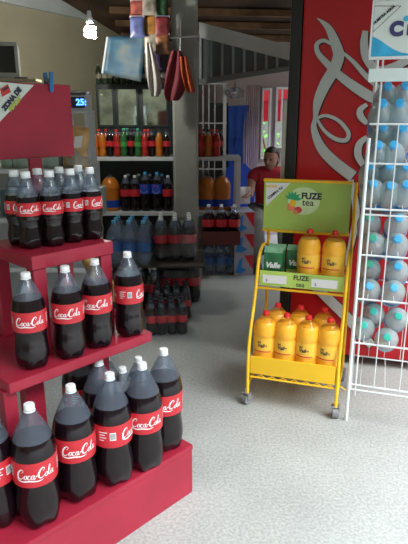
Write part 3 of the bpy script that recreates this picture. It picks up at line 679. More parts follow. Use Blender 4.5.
dsc = {'jug': 'wide orange soda jug', 'orange_s': 'orange soda bottle', 'red_s': 'red drink bottle', 'green_s': 'green drink bottle', 'dark_s': 'small dark cola bottle', 'dark_l': 'big red-labelled cola bottle', 'pepsi': 'blue-labelled cola bottle', 'clear_l': 'clear soda bottle', 'glass_s': 'dark glass bottle'}
def shelf_row(lst, z, Y, where, grp):
    cnt = {}
    tot = {}
    for k, px in lst: tot[k] = tot.get(k, 0)+1
    for k, px in lst:
        cnt[k] = cnt.get(k, 0)+1; p = onY(px, 157, Y)
        lab = '%s, %s such from left %s' % (dsc[k], ORD[cnt[k]-1], where) if tot[k] > 1 else '%s standing %s' % (dsc[k], where)
        bottle(k, 'soda_bottle', lab, (p.x, Y, z+.0005), random.uniform(-.3, .3) if k == 'pepsi' else random.uniform(-1, 1), grp)
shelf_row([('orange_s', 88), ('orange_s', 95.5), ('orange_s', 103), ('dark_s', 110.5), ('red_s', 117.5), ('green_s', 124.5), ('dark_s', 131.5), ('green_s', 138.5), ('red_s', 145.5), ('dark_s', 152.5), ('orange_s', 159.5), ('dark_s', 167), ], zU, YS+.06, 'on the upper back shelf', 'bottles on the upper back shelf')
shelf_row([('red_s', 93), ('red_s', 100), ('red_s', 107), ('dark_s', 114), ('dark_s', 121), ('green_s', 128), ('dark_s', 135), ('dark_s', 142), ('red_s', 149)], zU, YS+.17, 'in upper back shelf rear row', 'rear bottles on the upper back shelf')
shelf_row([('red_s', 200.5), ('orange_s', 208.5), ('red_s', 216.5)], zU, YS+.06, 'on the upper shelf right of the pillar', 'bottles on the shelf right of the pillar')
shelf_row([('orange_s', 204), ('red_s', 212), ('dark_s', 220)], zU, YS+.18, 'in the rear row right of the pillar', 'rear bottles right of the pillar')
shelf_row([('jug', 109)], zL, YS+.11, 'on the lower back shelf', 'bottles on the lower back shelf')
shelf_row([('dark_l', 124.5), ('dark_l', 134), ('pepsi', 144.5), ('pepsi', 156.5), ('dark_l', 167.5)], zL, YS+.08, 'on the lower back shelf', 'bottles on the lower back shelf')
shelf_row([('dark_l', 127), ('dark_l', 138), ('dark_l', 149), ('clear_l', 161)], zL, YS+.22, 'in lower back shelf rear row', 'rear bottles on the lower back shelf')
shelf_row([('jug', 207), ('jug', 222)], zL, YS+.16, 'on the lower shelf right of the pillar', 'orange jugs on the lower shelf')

# ------------------------------------------------------------------ packs of bottles on the floor
def pack(loc, rz, nx, ny, kind, lab, cat='bottle pack', grp='shrink-wrapped bottle packs'):
    t = thing('bottle_pack', lab, cat, loc, rz, grp); R = max(v.co.x for v in KIND[kind][0][1].vertices); h = max(v.co.z for v in KIND[kind][-2][1].vertices)
    for i in range(nx):
        for j in range(ny):
            e = bpy.data.objects.new('bottle', KIND[kind][0][1]); COL.objects.link(e); e.parent = t; e.location = ((i-(nx-1)/2)*R*2.02, (j-(ny-1)/2)*R*2.02, .001)
            for (n, me, pi) in KIND[kind][1:]:
                o = bpy.data.objects.new(n, me); COL.objects.link(o); o.parent = e
    b = NB(); wx, wy = nx*R*1.02+.002, ny*R*1.02+.002
    lathe_r = []
    for z, s in ((.0, 1), (h*.62, 1), (h*.8, .9), (h*.88, .75)):
        lathe_r.append([b.verts.new((sx*wx*s if abs(sx) else 0, sy*wy*s, z)) for sx, sy in ((-1, -.9), (-.9, -1), (.9, -1), (1, -.9), (1, .9), (.9, 1), (-.9, 1), (-1, .9))])
    for a_, c_ in zip(lathe_r, lathe_r[1:]):
        for k in range(8): b.faces.new((a_[k], a_[(k+1) % 8], c_[(k+1) % 8], c_[k]))
    obj('plastic_wrap', b, WRAP, t)
    return h
p = onz(166, 333, 0)
pack((p.x, p.y+.05, 0), .12, 4, 3, 'dark_s', 'front pack of small red-labelled cola bottles on the floor behind the red stand')
pack((p.x-.33, p.y+.20, 0), .12, 4, 3, 'dark_s', 'pack of small cola bottles half hidden behind the right end of the red stand')
pack((p.x+.02, p.y+.36, 0), .06, 4, 3, 'dark_s', 'pack of small cola bottles on the floor just behind the front pack')
pack((p.x-.28, p.y+.60, 0), .0, 4, 3, 'dark_l', 'lower pack of big bottles under the blue-labelled pack')
hb = .331
pack((p.x+.06, p.y+.77, 0), .05, 3, 3, 'dark_l', 'lower pack of cola bottles on the floor in front of the pillar base')
b1 = onY(140, 262, p.y+.62)
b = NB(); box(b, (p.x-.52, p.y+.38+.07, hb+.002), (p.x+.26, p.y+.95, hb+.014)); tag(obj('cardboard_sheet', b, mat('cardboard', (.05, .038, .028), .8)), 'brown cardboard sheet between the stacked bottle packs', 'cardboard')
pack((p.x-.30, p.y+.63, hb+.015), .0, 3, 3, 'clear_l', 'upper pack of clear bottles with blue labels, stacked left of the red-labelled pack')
pack((p.x+.03, p.y+.75, hb+.015), .05, 3, 3, 'dark_l', 'upper pack of red-labelled cola bottles stacked before the pillar')
# packs right of pillar
q = onz(216, 275, 0)
pack((q.x+.04, q.y+.1, 0), 0, 3, 2, 'clear_l', 'pack of clear bottles on the floor right of the pillar')
q2 = onY(209, 236, 4.62)
bx_ = thing('bottle_crate', 'dark red plastic crate right of the pillar under cola bottles', 'crate', (q.x+.035, 4.72, .332), 0)
for a, c in (((-.17, -.12, 0), (.17, .12, .01)), ((-.17, -.12, .011), (.17, -.11, .12)), ((-.17, .11, .011), (.17, .12, .12)), ((-.17, -.108, .011), (-.16, .108, .12)), ((.16, -.108, .011), (.17, .108, .12))):
    bx('crate_side', a, c, mat('crate_maroon', (.10, .02, .02), .5), bx_, .001)
pz = .345
for i in range(3):
    for j in range(1):
        bottle('dark_l', 'cola_bottle', 'cola bottle standing in the dark red crate, %s from the left' % ORD[i], (q.x-.07+i*.112, 4.70, pz), .5*i, 'cola bottles in the crate')

# stacked cartons, blue white and red
for k in range(3):
    c = onY(235, 205, 4.9); bw = .19; z0 = .02+.195*k if k else 0
    z0 = .198*k
    t = thing('drink_carton', 'blue, white and red carton, %s of the stack of three beside the seated person' % ('bottom', 'middle', 'top')[k], 'box', (c.x+.065, 4.95, z0), .12, 'stacked cartons')
    b = NB(); box(b, (-.09, -.15, 0), (.09, .15, .196), .003); bb = obj('carton_body', b, mat('carton_white', (.34, .35, .42), .6, var=.1), t)
    b = NB(); b.faces.new([b.verts.new(v) for v in ((.0, -.1512, .19), (.088, -.1512, .19), (.088, -.1512, .05))]); obj('printed_corner', b, LAB, bb)
    b = NB(); b.faces.new([b.verts.new(v) for v in ((-.08, -.1512, .03), (-.04, -.1512, .15), (-.01, -.1512, .17), (-.02, -.1512, .08), (.03, -.1512, .05), (-.02, -.1512, .02))]); obj('printed_mark', b, BLU, bb)
    b = NB(); box(b, (-.0915, -.148, .002), (-.0905, .148, .194)); obj('side_print', b, mat('side_maroon', (.16, .02, .02), .6), bb)

# ------------------------------------------------------------------ blue cooler behind the shelf
p0 = onY(228, 106, 5.95); zt_ = p0.z; x_l = onY(209, 106, 5.95).x
cl = thing('blue_cooler', 'tall blue drinks cooler with flared top behind the back shelf', 'cooler', (0, 0, 0))
prof = [(228, 106), (249, 105), (247, 112), (244, 122), (243, 140), (243, 165), (245, 190), (249, 215), (250, 240), (228, 240)]
b = NB(); prism(b, [onY(x, y, 5.95) for x, y in prof], Vector((0, .5, 0))); obj('side_panel', b, mat('cooler_blue', (.015, .07, .38), .4, var=.1), cl)
za_ = onY(228, 240, 5.95).z
b = NB(); box(b, (x_l, 5.955, za_), (p0.x-.002, 6.4, zt_-.01), .005); obj('glass_door', b, BLK, cl)
b = NB(); box(b, (x_l-.005, 5.94, zt_-.008), (p0.x+.0, 6.4, zt_+.03), .005); obj('cooler_top', b, DK, cl)
b = NB(); box(b, (x_l, 5.96, 0), (onY(250, 200, 5.95).x, 6.4, za_-.002)); obj('base', b, DK, cl)

# curtain
b = NB(); pr = None; cx0 = onY(246, 100, 6.45).x; cx1 = onY(259.5, 100, 6.45).x
n = 40
for k in range(n+1):
    x = cx0+(cx1-cx0)*k/n; y = 6.45+.02*math.sin(k*1.1); v = [b.verts.new((x, y, z)) for z in (.45, 1.1, 1.76)]
    if pr: b.faces.new((pr[0], v[0], v[1], pr[1])); b.faces.new((pr[1], v[1], v[2], pr[2]))
    pr = v
cu = obj('curtain', b, mat('curtain_pink', (.80, .66, .68), .8, var=.05), None, True); sm = cu.modifiers.new('s', 'SOLIDIFY'); sm.thickness = .004
tag(cu, 'pinkish white curtain hanging left of the back windows', 'curtain')
# clear bag hanging from the rail
b = NB(); c = onY(235, 93, 5.15); bmesh.ops.create_icosphere(b, subdivisions=3, radius=1)
for v in b.verts: v.co = Vector((v.co.x*.085, v.co.y*.04, v.co.z*.045))*(1+.25*math.sin(9*v.co.x+5*v.co.z)*math.cos(7*v.co.y+3*v.co.x))+c
bgc = onY(235, 79.5, 5.19); tube(b, [c+Vector((0, 0, .02)), bgc], [.02, .006], 8)
tag(obj('plastic_bag', b, BAGF, None, True), 'crumpled clear plastic bag hanging under the partition rail', 'bag')

# ------------------------------------------------------------------ seated woman
def skin(name, V_, E_, m, parent, sub=2):
    me = bpy.data.meshes.new(name); me.from_pydata([v[0] for v in V_], E_, []); me.materials.append(m)
    o = bpy.data.objects.new(name, me); COL.objects.link(o); o.parent = parent
    o.modifiers.new('skin', 'SKIN'); o.modifiers.new('sub', 'SUBSURF').levels = sub; o.modifiers['sub'].render_levels = sub
    for i, v in enumerate(V_):
        r = v[1]; r = r if isinstance(r, tuple) else (r, r); me.skin_vertices[0].data[i].radius = r; me.skin_vertices[0].data[i].use_root = (i == 0)
    o.modifiers['skin'].use_smooth_shade = True
    return o
SK = mat('skin', (.44, .24, .17), .6, var=.05)
hp = onY(271.5, 160, 5.3)
wm = thing('person', 'seated person in a red short-sleeved top reaching out to the left', 'person', (hp.x+.0, 5.38, 0), 0)
# local: facing -Y and a bit left (-X)
BV = [((0, .08, .47), (.13, .11)), ((0, .06, .60), (.12, .09)), ((0, .03, .78), (.15, .09)), ((0, .0, .89), (.09, .07)), ((0, -.01, .935), .045), ((0, -.03, .97), .045),
      ((.17, .0, .875), .055), ((.21, -.02, .65), .042), ((.12, -.18, .55), .034), ((.04, -.24, .56), .025),
      ((-.17, -.01, .875), .055), ((-.20, -.10, .72), .042), ((-.21, -.24, .70), .032), ((-.215, -.28, .71), .022),
      ((.10, .02, .46), .085), ((.13, -.34, .46), .062), ((.13, -.36, .25), .052), ((.13, -.35, .08), .034), ((.13, -.38, .035), (.035, .03)), ((.14, -.50, .028), (.03, .022)),
      ((-.10, .02, .46), .085), ((-.14, -.34, .46), .062), ((-.14, -.36, .25), .052), ((-.14, -.35, .08), .034), ((-.14, -.38, .035), (.035, .03)), ((-.15, -.50, .028), (.03, .022))]
BE = [(0, 1), (1, 2), (2, 3), (3, 4), (4, 5), (3, 6), (6, 7), (7, 8), (8, 9), (3, 10), (10, 11), (11, 12), (12, 13), (0, 14), (14, 15), (15, 16), (16, 17), (17, 18), (18, 19), (0, 20), (20, 21), (21, 22), (22, 23), (23, 24), (24, 25)]
body = skin('body', BV, BE, SK, wm)
# top and trousers
skin('red_top', [((0, .08, .50), (.15, .13)), ((0, .06, .60), (.14, .11)), ((0, .03, .78), (.165, .105)), ((0, .0, .885), (.10, .08)), ((.17, .0, .875), .07), ((.195, -.01, .75), .06), ((-.17, -.01, .875), .07), ((-.19, -.06, .77), .06)],
     [(0, 1), (1, 2), (2, 3), (3, 4), (4, 5), (3, 6), (6, 7)], mat('shirt_red', (.50, .03, .05), .8), wm)
skin('trousers', [((0, .08, .48), (.15, .12)), ((.10, .02, .465), .095), ((.13, -.34, .465), .075), ((.13, -.36, .25), .064), ((.13, -.35, .12), .052), ((-.10, .02, .465), .095), ((-.14, -.34, .465), .075), ((-.14, -.36, .25), .064), ((-.14, -.35, .12), .052)],
     [(0, 1), (1, 2), (2, 3), (3, 4), (0, 5), (5, 6), (6, 7), (7, 8)], mat('trouser_grey', (.26, .26, .24), .8), wm)
# head (own mesh fused visually with the neck)
b = NB(); bmesh.ops.create_uvsphere(b, u_segments=28, v_segments=20, radius=1)
for v in b.verts:
    x, y, z = v.co; f = max(0, -y); w_ = 1-.22*max(0, -z)**1.2
    nx = x*.073*w_; ny = y*.092; nz_ = z*.112
    if f > .6: 
        nose = math.exp(-((x/.16)**2+((z+.12)/.22)**2)); ny -= .022*nose
        for s in (-1, 1): ny += .010*math.exp(-(((x-s*.38)/.2)**2+((z-.06)/.14)**2))
        ny -= .006*math.exp(-((x/.3)**2+((z+.5)/.1)**2)); ny += .004*math.exp(-((x/.3)**2+((z+.42)/.05)**2))
    v.co = (nx, ny-.012*max(0, -z), nz_)
hd_c = (0, -.045, 1.02)
hd = obj('head', b, SK, wm, True); hd.location = hd_c; hd.scale = (.95, .95, .95); hd.rotation_euler = (math.radians(8), 0, math.radians(-28))
for s in (-1, 1):
    b = NB(); bmesh.ops.create_uvsphere(b, u_segments=10, v_segments=8, radius=.0105); bmesh.ops.translate(b, vec=(s*.028, -.079, .007), verts=b.verts); obj('eye', b, mat('eye_dark', (.03, .02, .02), .2), hd, True)
    b = NB(); bmesh.ops.create_uvsphere(b, u_segments=10, v_segments=8, radius=1)
    for v in b.verts: v.co = Vector((v.co.x*.009+s*.072, v.co.y*.018, v.co.z*.028-.005))
    obj('ear', b, SK, hd, True)
b = NB(); tube(b, [(-.022, -.088, -.052), (0, -.096, -.054), (.022, -.088, -.052)], [.003, .006, .003], 8); obj('mouth', b, mat('lips', (.3, .06, .05), .5), hd)
b = NB(); bmesh.ops.create_uvsphere(b, u_segments=28, v_segments=20, radius=1)
for v in b.verts:
    x, y, z = v.co; cut = (y < -.2 and z < .55)
    v.co = Vector((x*.082, y*.100+.012 if not cut else y*.02+.02, z*.118+.008 if z > -.6 else z*.10))
    if y > .5: v.co.y += .02
obj('hair', b, mat('hair_dark', (.03, .018, .012), .5, var=.3, scale=60), hd, True)
# hands
def hand(c, d, up, side, nm='hand'):
    c = Vector(c); d = Vector(d).normalized(); up = Vector(up).normalized(); lt = d.cross(up).normalized()*side
    VV = [(tuple(c), .022), (tuple(c+d*.04), (.034, .016)), (tuple(c+d*.075), (.036, .014))]; EE = [(0, 1), (1, 2)]
    for k, (o_, ln) in enumerate(((-.026, .06), (-.009, .07), (.009, .068), (.026, .052))):
        i = len(VV); a = c+d*.08+lt*o_
        VV += [(tuple(a), .009), (tuple(a+d*ln*.5-up*.006), .008), (tuple(a+d*ln*.9-up*.024), .0065)]; EE += [(2, i), (i, i+1), (i+1, i+2)]
    i = len(VV); a = c+d*.03-lt*.03; VV += [(tuple(a), .011), (tuple(a+d*.03-lt*.025-up*.006), .009), (tuple(a+d*.055-lt*.03-up*.014), .0075)]; EE += [(1, i), (i, i+1), (i+1, i+2)]
    skin(nm, VV, EE, SK, body, 1)
hand((-.215, -.285, .71), (-.5, -.85, .05), (0, 0, 1), 1); hand((.04, -.24, .56), (-.8, -.5, -.1), (0, 0, 1), -1)
for s in (-1, 1):
    b = NB(); xx = .13 if s > 0 else -.14
    tube(b, catmull([(xx, -.32, .03), (xx, -.40, .045), (xx, -.50, .035), (xx, -.565, .022)], 4), [.036]*4+[.042]*4+[.042]*4+[.02], 12); obj('shoe', b, INK, wm, True)
# what the person holds, and the stool
o = thing('paper_sheet', 'crumpled white paper held in the outstretched hand by the blue cooler', 'paper', Vector((hp.x-.275, 5.02, .71)), .3)
b = NB(); pr = None
for k in range(7):
    x = -.06+.02*k; v = [b.verts.new((x, .008*math.sin(k*1.3+j), -.08+.16*j/4)) for j in range(5)]
    if pr:
        for j in range(4): b.faces.new((pr[j], v[j], v[j+1], pr[j+1]))
    pr = v
s_ = obj('sheet', b, WHT, o, True); s_.modifiers.new('s', 'SOLIDIFY').thickness = .0015
t = thing('plastic_stool', 'low green plastic stool under the seated person', 'stool', (hp.x, 5.46, 0))
GS = mat('stool_green', (.10, .22, .12), .5)
bx('seat', (-.17, -.16, .345), (.17, .16, .365), GS, t, .006)
for x in (-.13, .13):
    for y in (-.12, .12): b = NB(); tube(b, [(x*1.2, y*1.2, 0), (x, y, .344)], .016, 8); obj('leg', b, GS, t)
# blue plastic chair beside
t = thing('plastic_chair', 'blue plastic chair between the cooler and the seated person', 'chair', (onY(246, 170, 5.70).x-.03, 5.72, 0), .25)
BC = mat('chair_blue', (.012, .06, .40), .45)
b = NB(); P_ = [(-.19, .44), (-.20, .62), (-.17, .84), (-.08, .93), (.08, .93), (.17, .84), (.20, .62), (.19, .44)]
prism(b, [Vector((x, .17, z)) for x, z in P_], Vector((0, .025, 0))); obj('backrest', b, BC, t)
bx('seat', (-.20, -.20, .40), (.20, .20, .43), BC, t, .01)
for x in (-.17, .17):
    for y in (-.17, .17): b = NB(); tube(b, [(x*1.1, y*1.1, 0), (x, y, .399)], .018, 8); obj('leg', b, BC, t)

# ------------------------------------------------------------------ left back: glass cabinet, poster, bulb, monitor, scale
YC = 5.42
c0_ = onY(95, 84, YC); c1_ = onY(171, 84, YC); zb_c = onY(95, 150, YC).z
gc = thing('glass_cabinet', 'dark glass-fronted cabinet behind the upper back shelf', 'cabinet', (0, 0, 0))
bx('cabinet_body', (c0_.x, YC+.02, 0), (c1_.x, YC+.30, c0_.z), mat('cabinet_dark', (.012, .02, .022), .4), gc)
for a, c in ((97, 114), (116, 138), (141, 168)):
    xa, xb = onY(a, 100, YC).x, onY(c, 100, YC).x; z1_ = c0_.z-.03; z0_ = onY(100, 127, YC).z
    b = NB(); t_ = .018
    box(b, (xa, YC, z0_), (xa+t_, YC+.018, z1_)); box(b, (xb-t_, YC, z0_), (xb, YC+.018, z1_)); box(b, (xa+t_, YC, z0_), (xb-t_, YC+.018, z0_+t_)); box(b, (xa+t_, YC, z1_-t_), (xb-t_, YC+.018, z1_))
    d_ = obj('cabinet_door', b, mat('door_teal_dark', (.02, .035, .035), .35), gc)
    b = NB(); box(b, (xa+t_, YC+.006, z0_+t_), (xb-t_, YC+.010, z1_-t_)); obj('glass_pane', b, mat('mirror_pane', (.45, .52, .48), .05, metal=.95, var=.5, scale=7), d_)
for k in range(9):
    px = 99+k*6.2; p = onY(px, 84, YC+.12); bottle('glass_s', 'glass_bottle', 'dark glass bottle, %s from the left in the row on top of the cabinet' % ORD[k], (p.x, YC+.12, c0_.z+.001), k, 'glass bottles on the cabinet')

# poster
pc = [onY(x, y, 5.0) for x, y in ((109, 38), (146, 33), (141, 82), (104, 74))]
po = thing('wall_poster', 'blue and grey poster hanging curled above the glass cabinet', 'poster', (0, 0, 0))
b = NB(); ng = 10; grid = []
for i in range(ng+1):
    row = []
    for j in range(ng+1):
        s, t_ = i/ng, j/ng; p = pc[0]*(1-s)*(1-t_)+pc[1]*s*(1-t_)+pc[2]*s*t_+pc[3]*(1-s)*t_; row.append(b.verts.new(p+Vector((0, -.05*(1-s)**3, 0))))
    grid.append(row)
for i in range(ng):
    for j in range(ng): b.faces.new((grid[i][j], grid[i+1][j], grid[i+1][j+1], grid[i][j+1]))
def poster_mat():
    m = bpy.data.materials.new('poster_print'); m.use_nodes = True; n = m.node_tree; bs = n.nodes['Principled BSDF']; bs.inputs['Roughness'].default_value = .5
    tx = n.nodes.new('ShaderNodeTexCoord'); mpn = n.nodes.new('ShaderNodeMapping'); mpn.inputs['Scale'].default_value = (3.5, 1, 4); nz = n.nodes.new('ShaderNodeTexNoise'); nz.inputs['Scale'].default_value = 1.3
    r = n.nodes.new('ShaderNodeValToRGB'); e = r.color_ramp.elements; e[0].position = .35; e[0].color = (.02, .05, .08, 1); e[1].position = .65; e[1].color = (.15, .18, .18, 1); x = e.new(.5); x.color = (.03, .11, .19, 1)
    n.links.new(tx.outputs['Object'], mpn.inputs[0]); n.links.new(mpn.outputs[0], nz.inputs['Vector']); n.links.new(nz.outputs['Fac'], r.inputs[0]); n.links.new(r.outputs[0], bs.inputs['Base Color']); return m
s_ = obj('poster_sheet', b, poster_mat(), po, True); s_.modifiers.new('s', 'SOLIDIFY').thickness = .002
b = NB(); tube(b, [pc[0]+Vector((-.005, -.056, .0)), pc[3]+Vector((-.005, -.056, 0))], .010, 8); obj('curled_edge', b, SHW, po)

# bulb
bc = onY(90, 32, 4.3)
lt = thing('light_bulb', 'lit spiral energy-saving bulb hanging near the left wall', 'light bulb', bc)
b = NB(); tube(b, [(.036*math.cos(a), .036*math.sin(a), -.035+.006*a/1.2) for a in [k*.35 for k in range(44)]], .011, 8)
obj('spiral_tube', b, mat('bulb_glow', (1, 1, 1), .5, var=0, emis=(.95, 1, .92), es=40), lt, True)
b = NB(); lathe(b, [(.012, .062), (.024, .066), (.026, .09), (.018, .105), (.015, .14), (.008, .145)], 16); obj('bulb_base', b, CAPW, lt, True)
zc_ = CZ(4.3)
b = NB(); tube(b, [(0, 0, .146), (0, 0, zc_-bc.z-.004)], .003, 6); obj('cord', b, INK, lt)
ld = bpy.data.lights.new('bulb_light', 'POINT'); ld.energy = 14; ld.color = (1, .97, .85); ld.shadow_soft_size = .03; lo = bpy.data.objects.new('bulb_light', ld); COL.objects.link(lo); lo.parent = lt; lo.location = (0, -.0, -.09)

# monitor on a wall bracket
mc = onY(-2, 57, 4.2)
mo = thing('monitor', 'small old monitor with grey frame on the left wall', 'monitor', (mc.x, 4.2, mc.z), .25)
b = NB(); box(b, (-.14, .03, -.11), (.14, .22, .11), .02); obj('monitor_case', b, mat('case_grey', (.20, .21, .20), .5), mo)
b = NB()
for a, c in (((-.14, 0, -.12), (.14, .028, -.092)), ((-.14, 0, .092), (.14, .028, .12)), ((-.14, 0, -.091), (-.115, .028, .091)), ((.115, 0, -.091), (.14, .028, .091))): box(b, a, c, .003)
obj('bezel', b, M['case_grey'], mo)
b = NB(); box(b, (-.1145, .012, -.0915), (.1145, .027, .0915)); obj('screen', b, BLK, mo)
b = NB(); box(b, (-.16, -.02, -.150), (.20, .20, -.135)); box(b, (-.16, .19, -.40), (-.13, .2, -.151)); o = obj('wall_bracket', b, M['case_grey'])
o.location = (mc.x, 4.2, mc.z); o.rotation_euler = (0, 0, .25); tag(o, 'grey shelf bracket under the small monitor on the left wall', 'bracket'); mo.location.z -= .0145+.0
b = NB(); o2 = onY(21, 78, 4.15); tube(b, [o2-Vector((.045, 0, 0)), o2+Vector((.045, 0, 0))], .006, 8); tag(obj('marker_pen', b, INK), 'thin black pen lying near the monitor, above the red board', 'pen')
b = NB(); box(b, (o2.x-.18, 4.10, o2.z-.024), (o2.x+.12, 4.25, o2.z-.007)); tag(obj('ledge', b, WALLB), 'narrow beige ledge carrying the black pen', 'ledge')

# white shelving behind the stand with scale, snack bag, crates
YR = 3.3
xr0 = onY(-60, 170, YR).x; xr1 = onY(84, 170, YR).x; ztop = onY(40, 169, YR).z
wr2 = thing('white_counter', 'white slatted counter shelving behind the red stand', 'counter', (0, 0, 0))
for z in (ztop, ztop-.30, ztop-.62, .12): bx('shelf_board', (xr0, YR, z-.03), (xr1, YR+.5, z), SHW, wr2)
for x in (xr0, xr1-.035): 
    for y in (YR+.001, YR+.46): bx('post', (x, y, 0), (x+.035, y+.035, ztop-.031), SHW, wr2)
bx('back_panel', (xr0+.04, YR+.47, .13), (xr1-.04, YR+.49, ztop-.031), SHW, wr2)
xt0 = onY(60, 100, YR+.2).x; xt1 = onY(91, 100, YR+.2).x-.03
CRT = mat('crate_mint', (.30, .40, .34), .6, var=.3, scale=15)
for k, (a, c) in enumerate(((3, 14), (15, 29), (42, 60))):
    xa = onY(a, 160, YR+.1).x; xb = onY(c, 160, YR+.1).x; t = thing('small_box', 'small grey-green box on the white counter, %s seen below the red board' % ('leftmost', 'middle', 'rightmost')[k], 'box', ((xa+xb)/2, YR+.12, ztop+.0005), 0, 'small boxes on the counter')
    w2 = (xb-xa)/2; bx('box_body', (-w2, -.06, 0), (w2, .06, .085), CRT, t); bx('box_lid', (-w2-.002, -.062, .0855), (w2+.002, .062, .10), SHW, t, .001)
for k in range(3):
    t = thing('soap_box', 'dark boxed goods %s on the counter shelf under the top board' % ('at the left', 'in the middle', 'at the right')[k], 'box', (xr0+.42+.22*k, YR+.15, ztop-.2995), 0, 'boxes on the lower counter shelf')
    bx('box_body', (-.09, -.1, 0), (.09, .1, .17), (mat('box_teal', (.05, .10, .12), .6), mat('box_brown', (.12, .08, .05), .6), mat('box_mint2', (.2, .28, .24), .6))[k], t); bx('box_flap', (-.09, -.1, .1705), (.09, .0, .174), SHW, t, 0)
# scale on riser shelf
ri = thing('riser_shelf', 'white riser shelf on the counter carrying the lit digital scale', 'shelf', (0, 0, 0))
z1r = onY(80, 110, YR+.2).z; bx('shelf_board', (xt0, YR+.2, z1r-.02), (xt1, YR+.45, z1r), SHW, ri)
for x in (xt0, xt1-.02): bx('side_panel', (x, YR+.2, ztop+.001), (x+.02, YR+.45, z1r-.021), SHW, ri)
bx('shelf_board', (xt0+.021, YR+.2, z1r-.16), (xt1-.021, YR+.45, z1r-.145), SHW, ri)
sc_ = thing('digital_scale', 'white digital scale with a glowing blue number display', 'scale', ((xt0+xt1)/2, YR+.32, z1r+.0005), 0)
hw = (xt1-xt0)/2-.01
b = NB(); prism(b, [Vector((-hw, -.10, 0)), Vector((-hw, .10, 0)), Vector((-hw, .10, .10)), Vector((-hw, -.05, .10)), Vector((-hw, -.10, .085))], Vector((2*hw, 0, 0))); obj('scale_body', b, SHW, sc_)
b = NB(); box(b, (-hw+.0, -.104, .012), (hw-.004, -.1005, .078)); dp = obj('display_panel', b, mat('panel_navy', (.01, .015, .06), .3), sc_)
b = NB(); text_bm(b, '25:', .052, lambda x, y: Vector((x+.045, -.1045, .045+y)), 0, .002); obj('lit_digits', b, mat('led_blue', (.02, .1, 1), .5, var=0, emis=(.05, .2, 1), es=4), dp)
b = NB(); lathe(b, [(.085, .1005), (.09, .112), (.088, .115)], 20); obj('scale_pan', b, STEEL, sc_, True)
# snack bag, leaning
def bag(name, lab, c, w_, h_, m, rz=0, d_=.025, grp=None, tilt=0):
    t = thing(name, lab, 'snack bag', c, rz, grp); t.rotation_euler = (0, tilt, rz); b = NB(); nx_, nz_ = 10, 12; F_ = []; Bk = []
    for i in range(nx_+1):
        f_, k_ = [], []
        for j in range(nz_+1):
            s, q_ = i/nx_*2-1, j/nz_*2-1; puff = d_*max(0, (1-s**4))*max(0, 1-q_**6)*(1+.12*math.sin(5*s+7*q_)); x = s*w_/2*(1-.04*(1-q_*q_)); z = (q_+1)*h_/2
            f_.append(b.verts.new((x, -puff-.001, z))); k_.append(b.verts.new((x, puff+.001, z)))
        F_.append(f_); Bk.append(k_)
    for i in range(nx_):
        for j in range(nz_):
            b.faces.new((F_[i][j], F_[i+1][j], F_[i+1][j+1], F_[i][j+1])); b.faces.new((Bk[i][j], Bk[i][j+1], Bk[i+1][j+1], Bk[i+1][j]))
    obj('bag_body', b, m, t, True)
    b = NB(); box(b, (-w_/2, -.003, h_-.014), (w_/2, .003, h_+.002)); obj('seal', b, mat('seal_'+name+m.name, tuple(random.uniform(.2, .5) for _ in range(3)), .4), t)
    return t
SN = mat('snack_yellow', (.62, .38, .16), .4, var=.45, scale=14)
sb = onY(77, 164, 3.22)
t = bag('snack_bag', 'yellow and white snack bag standing right of the red board', (onY(75, 164, YR+.08).x, YR+.08, ztop+.0005), .15, .25, SN, -.1, .03, None, math.radians(8))
b = NB(); b.faces.new([b.verts.new(v) for v in ((-.01, -.036, .12), (.04, -.036, .13), (.045, -.034, .20), (-.005, -.034, .19))]); obj('printed_panel', b, WHT, t.children[0])
b = NB(); b.faces.new([b.verts.new((-.0+.035*math.cos(a), -.0385, .06+.016*math.sin(a))) for a in [2*PI*k/12 for k in range(12)]]); obj('printed_food', b, mat('food_red', (.6, .12, .04), .5), t.children[0])
cpx = onY(88, 168, YR-.0)
t = thing('paper_sack', 'crumpled beige paper sack behind the small cola bottles', 'sack', (onY(84, 170, YR+.06).x-.045, YR+.1, ztop+.0005))
b = NB(); lathe(b, [(.05, 0), (.068, .02), (.07, .06), (.06, .09), (.05, .115)], 20, lambda a, z: 1+.09*math.sin(3*a+z*60)+.05*math.sin(7*a)); obj('sack_body', b, mat('sack_beige', (.42, .38, .33), .8, var=.15, bump=.4), t, True)
# striped snack bag by the stand
p = onz(100, 262, .66)
bag('snack_bag', 'yellow and black striped snack bag hanging behind the top shelf end', (onY(109, 268, 2.15).x, 2.15, .652), .09, .27, mat('snack_stripes', (.38, .26, .08), .4, var=.8, scale=22), .3, .02, None, math.radians(-18))
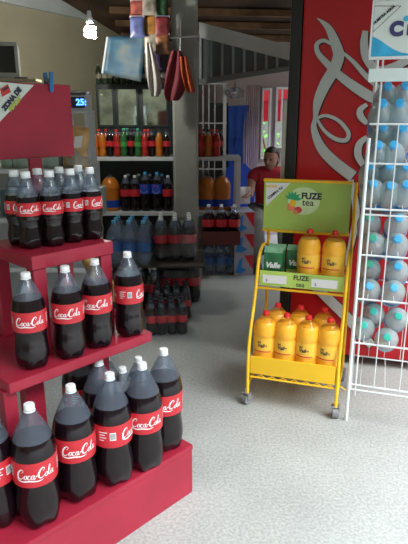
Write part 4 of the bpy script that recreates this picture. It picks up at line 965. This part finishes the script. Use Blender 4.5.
# hanging snacks and cloths beside the pillar
cols = [(.42, .10, .08), (.38, .34, .28), (.05, .14, .06), (.10, .12, .30), (.45, .20, .04), (.32, .05, .06), (.40, .36, .30), (.30, .12, .05), (.08, .05, .16)]
hang = [(138, 14, 'red'), (150, 8, 'cream'), (160, 12, 'dark green'), (138, 30, 'dark blue'), (151, 28, 'orange'), (163, 30, 'dark red'), (152, 46, 'pale'), (163, 47, 'brown'), (155, 62, 'purple')]
for k, (x, y, cn) in enumerate(hang):
    Yh = 4.62; c = onY(x, y+8, Yh); m_ = mat('hang_%d' % k, tuple(v*.6 for v in cols[k]), .4, var=.6, scale=18)
    bag('snack_bag', '%s snack bag hanging on the display strip beside the pillar' % cn, (c.x, Yh-.03*(k % 2), c.z), .115, .155, m_, random.uniform(-.1, .1), .014, 'snack bags hanging beside the pillar')
b = NB(); c = onY(143, 0, 4.66); box(b, (c.x, 4.66, onY(143, 78, 4.66).z), (onY(168, 0, 4.66).x, 4.675, 2.40)); t = obj('display_strip', b, mat('strip_dark', (.06, .05, .05), .7)); tag(t, 'dark hanging strip carrying snack bags beside the pillar', 'display strip')
def cloth(name, lab, pts, Y, m, rip=.02):
    b = NB(); n = len(pts); ng = 12; G = []
    for (xl_, xr_, y) in pts:
        row = []
        for i in range(ng+1):
            s = i/ng; p = onY(xl_+(xr_-xl_)*s, y, Y); row.append(b.verts.new(p+Vector((0, rip*math.sin(s*11+y*.05), 0))))
        G.append(row)
    for a, c in zip(G, G[1:]):
        for i in range(ng): b.faces.new((a[i], a[i+1], c[i+1], c[i]))
    o = obj(name, b, m, None, True); o.modifiers.new('s', 'SOLIDIFY').thickness = .006; o.modifiers.new('u', 'SUBSURF').levels = 1; tag(o, lab, 'cloth'); return o
cloth('hanging_cloth', 'white cloth hanging in front of the glass cabinet', [(146, 150, 42), (146, 156, 60), (147, 161, 76), (149, 163, 90), (151, 159, 97)], 4.54, mat('cloth_white', (.36, .34, .32), .8))
cloth('hanging_cloth', 'dark red cloth hanging on the pillar', [(172, 181, 50), (168, 184, 64), (165, 187, 80), (163, 185, 93), (166, 179, 101)], 4.56, mat('cloth_maroon', (.16, .02, .03), .8))
cloth('hanging_cloth', 'orange cloth hanging at the right of the dark red cloth on the pillar', [(180, 187, 56), (181, 190, 70), (183, 194, 83), (187, 196, 93)], 4.50, mat('cloth_orange', (.42, .07, .02), .8))
b = NB(); tube(b, [onY(166, 38, 4.6), onY(200, 36, 4.6)], .008, 6); tube(b, [onY(181, 20, 4.62), onY(180, 60, 4.58)], .006, 6)
tag(obj('wall_hook', b, STEEL), 'metal bar with hook on the pillar holding the cloths', 'hook')
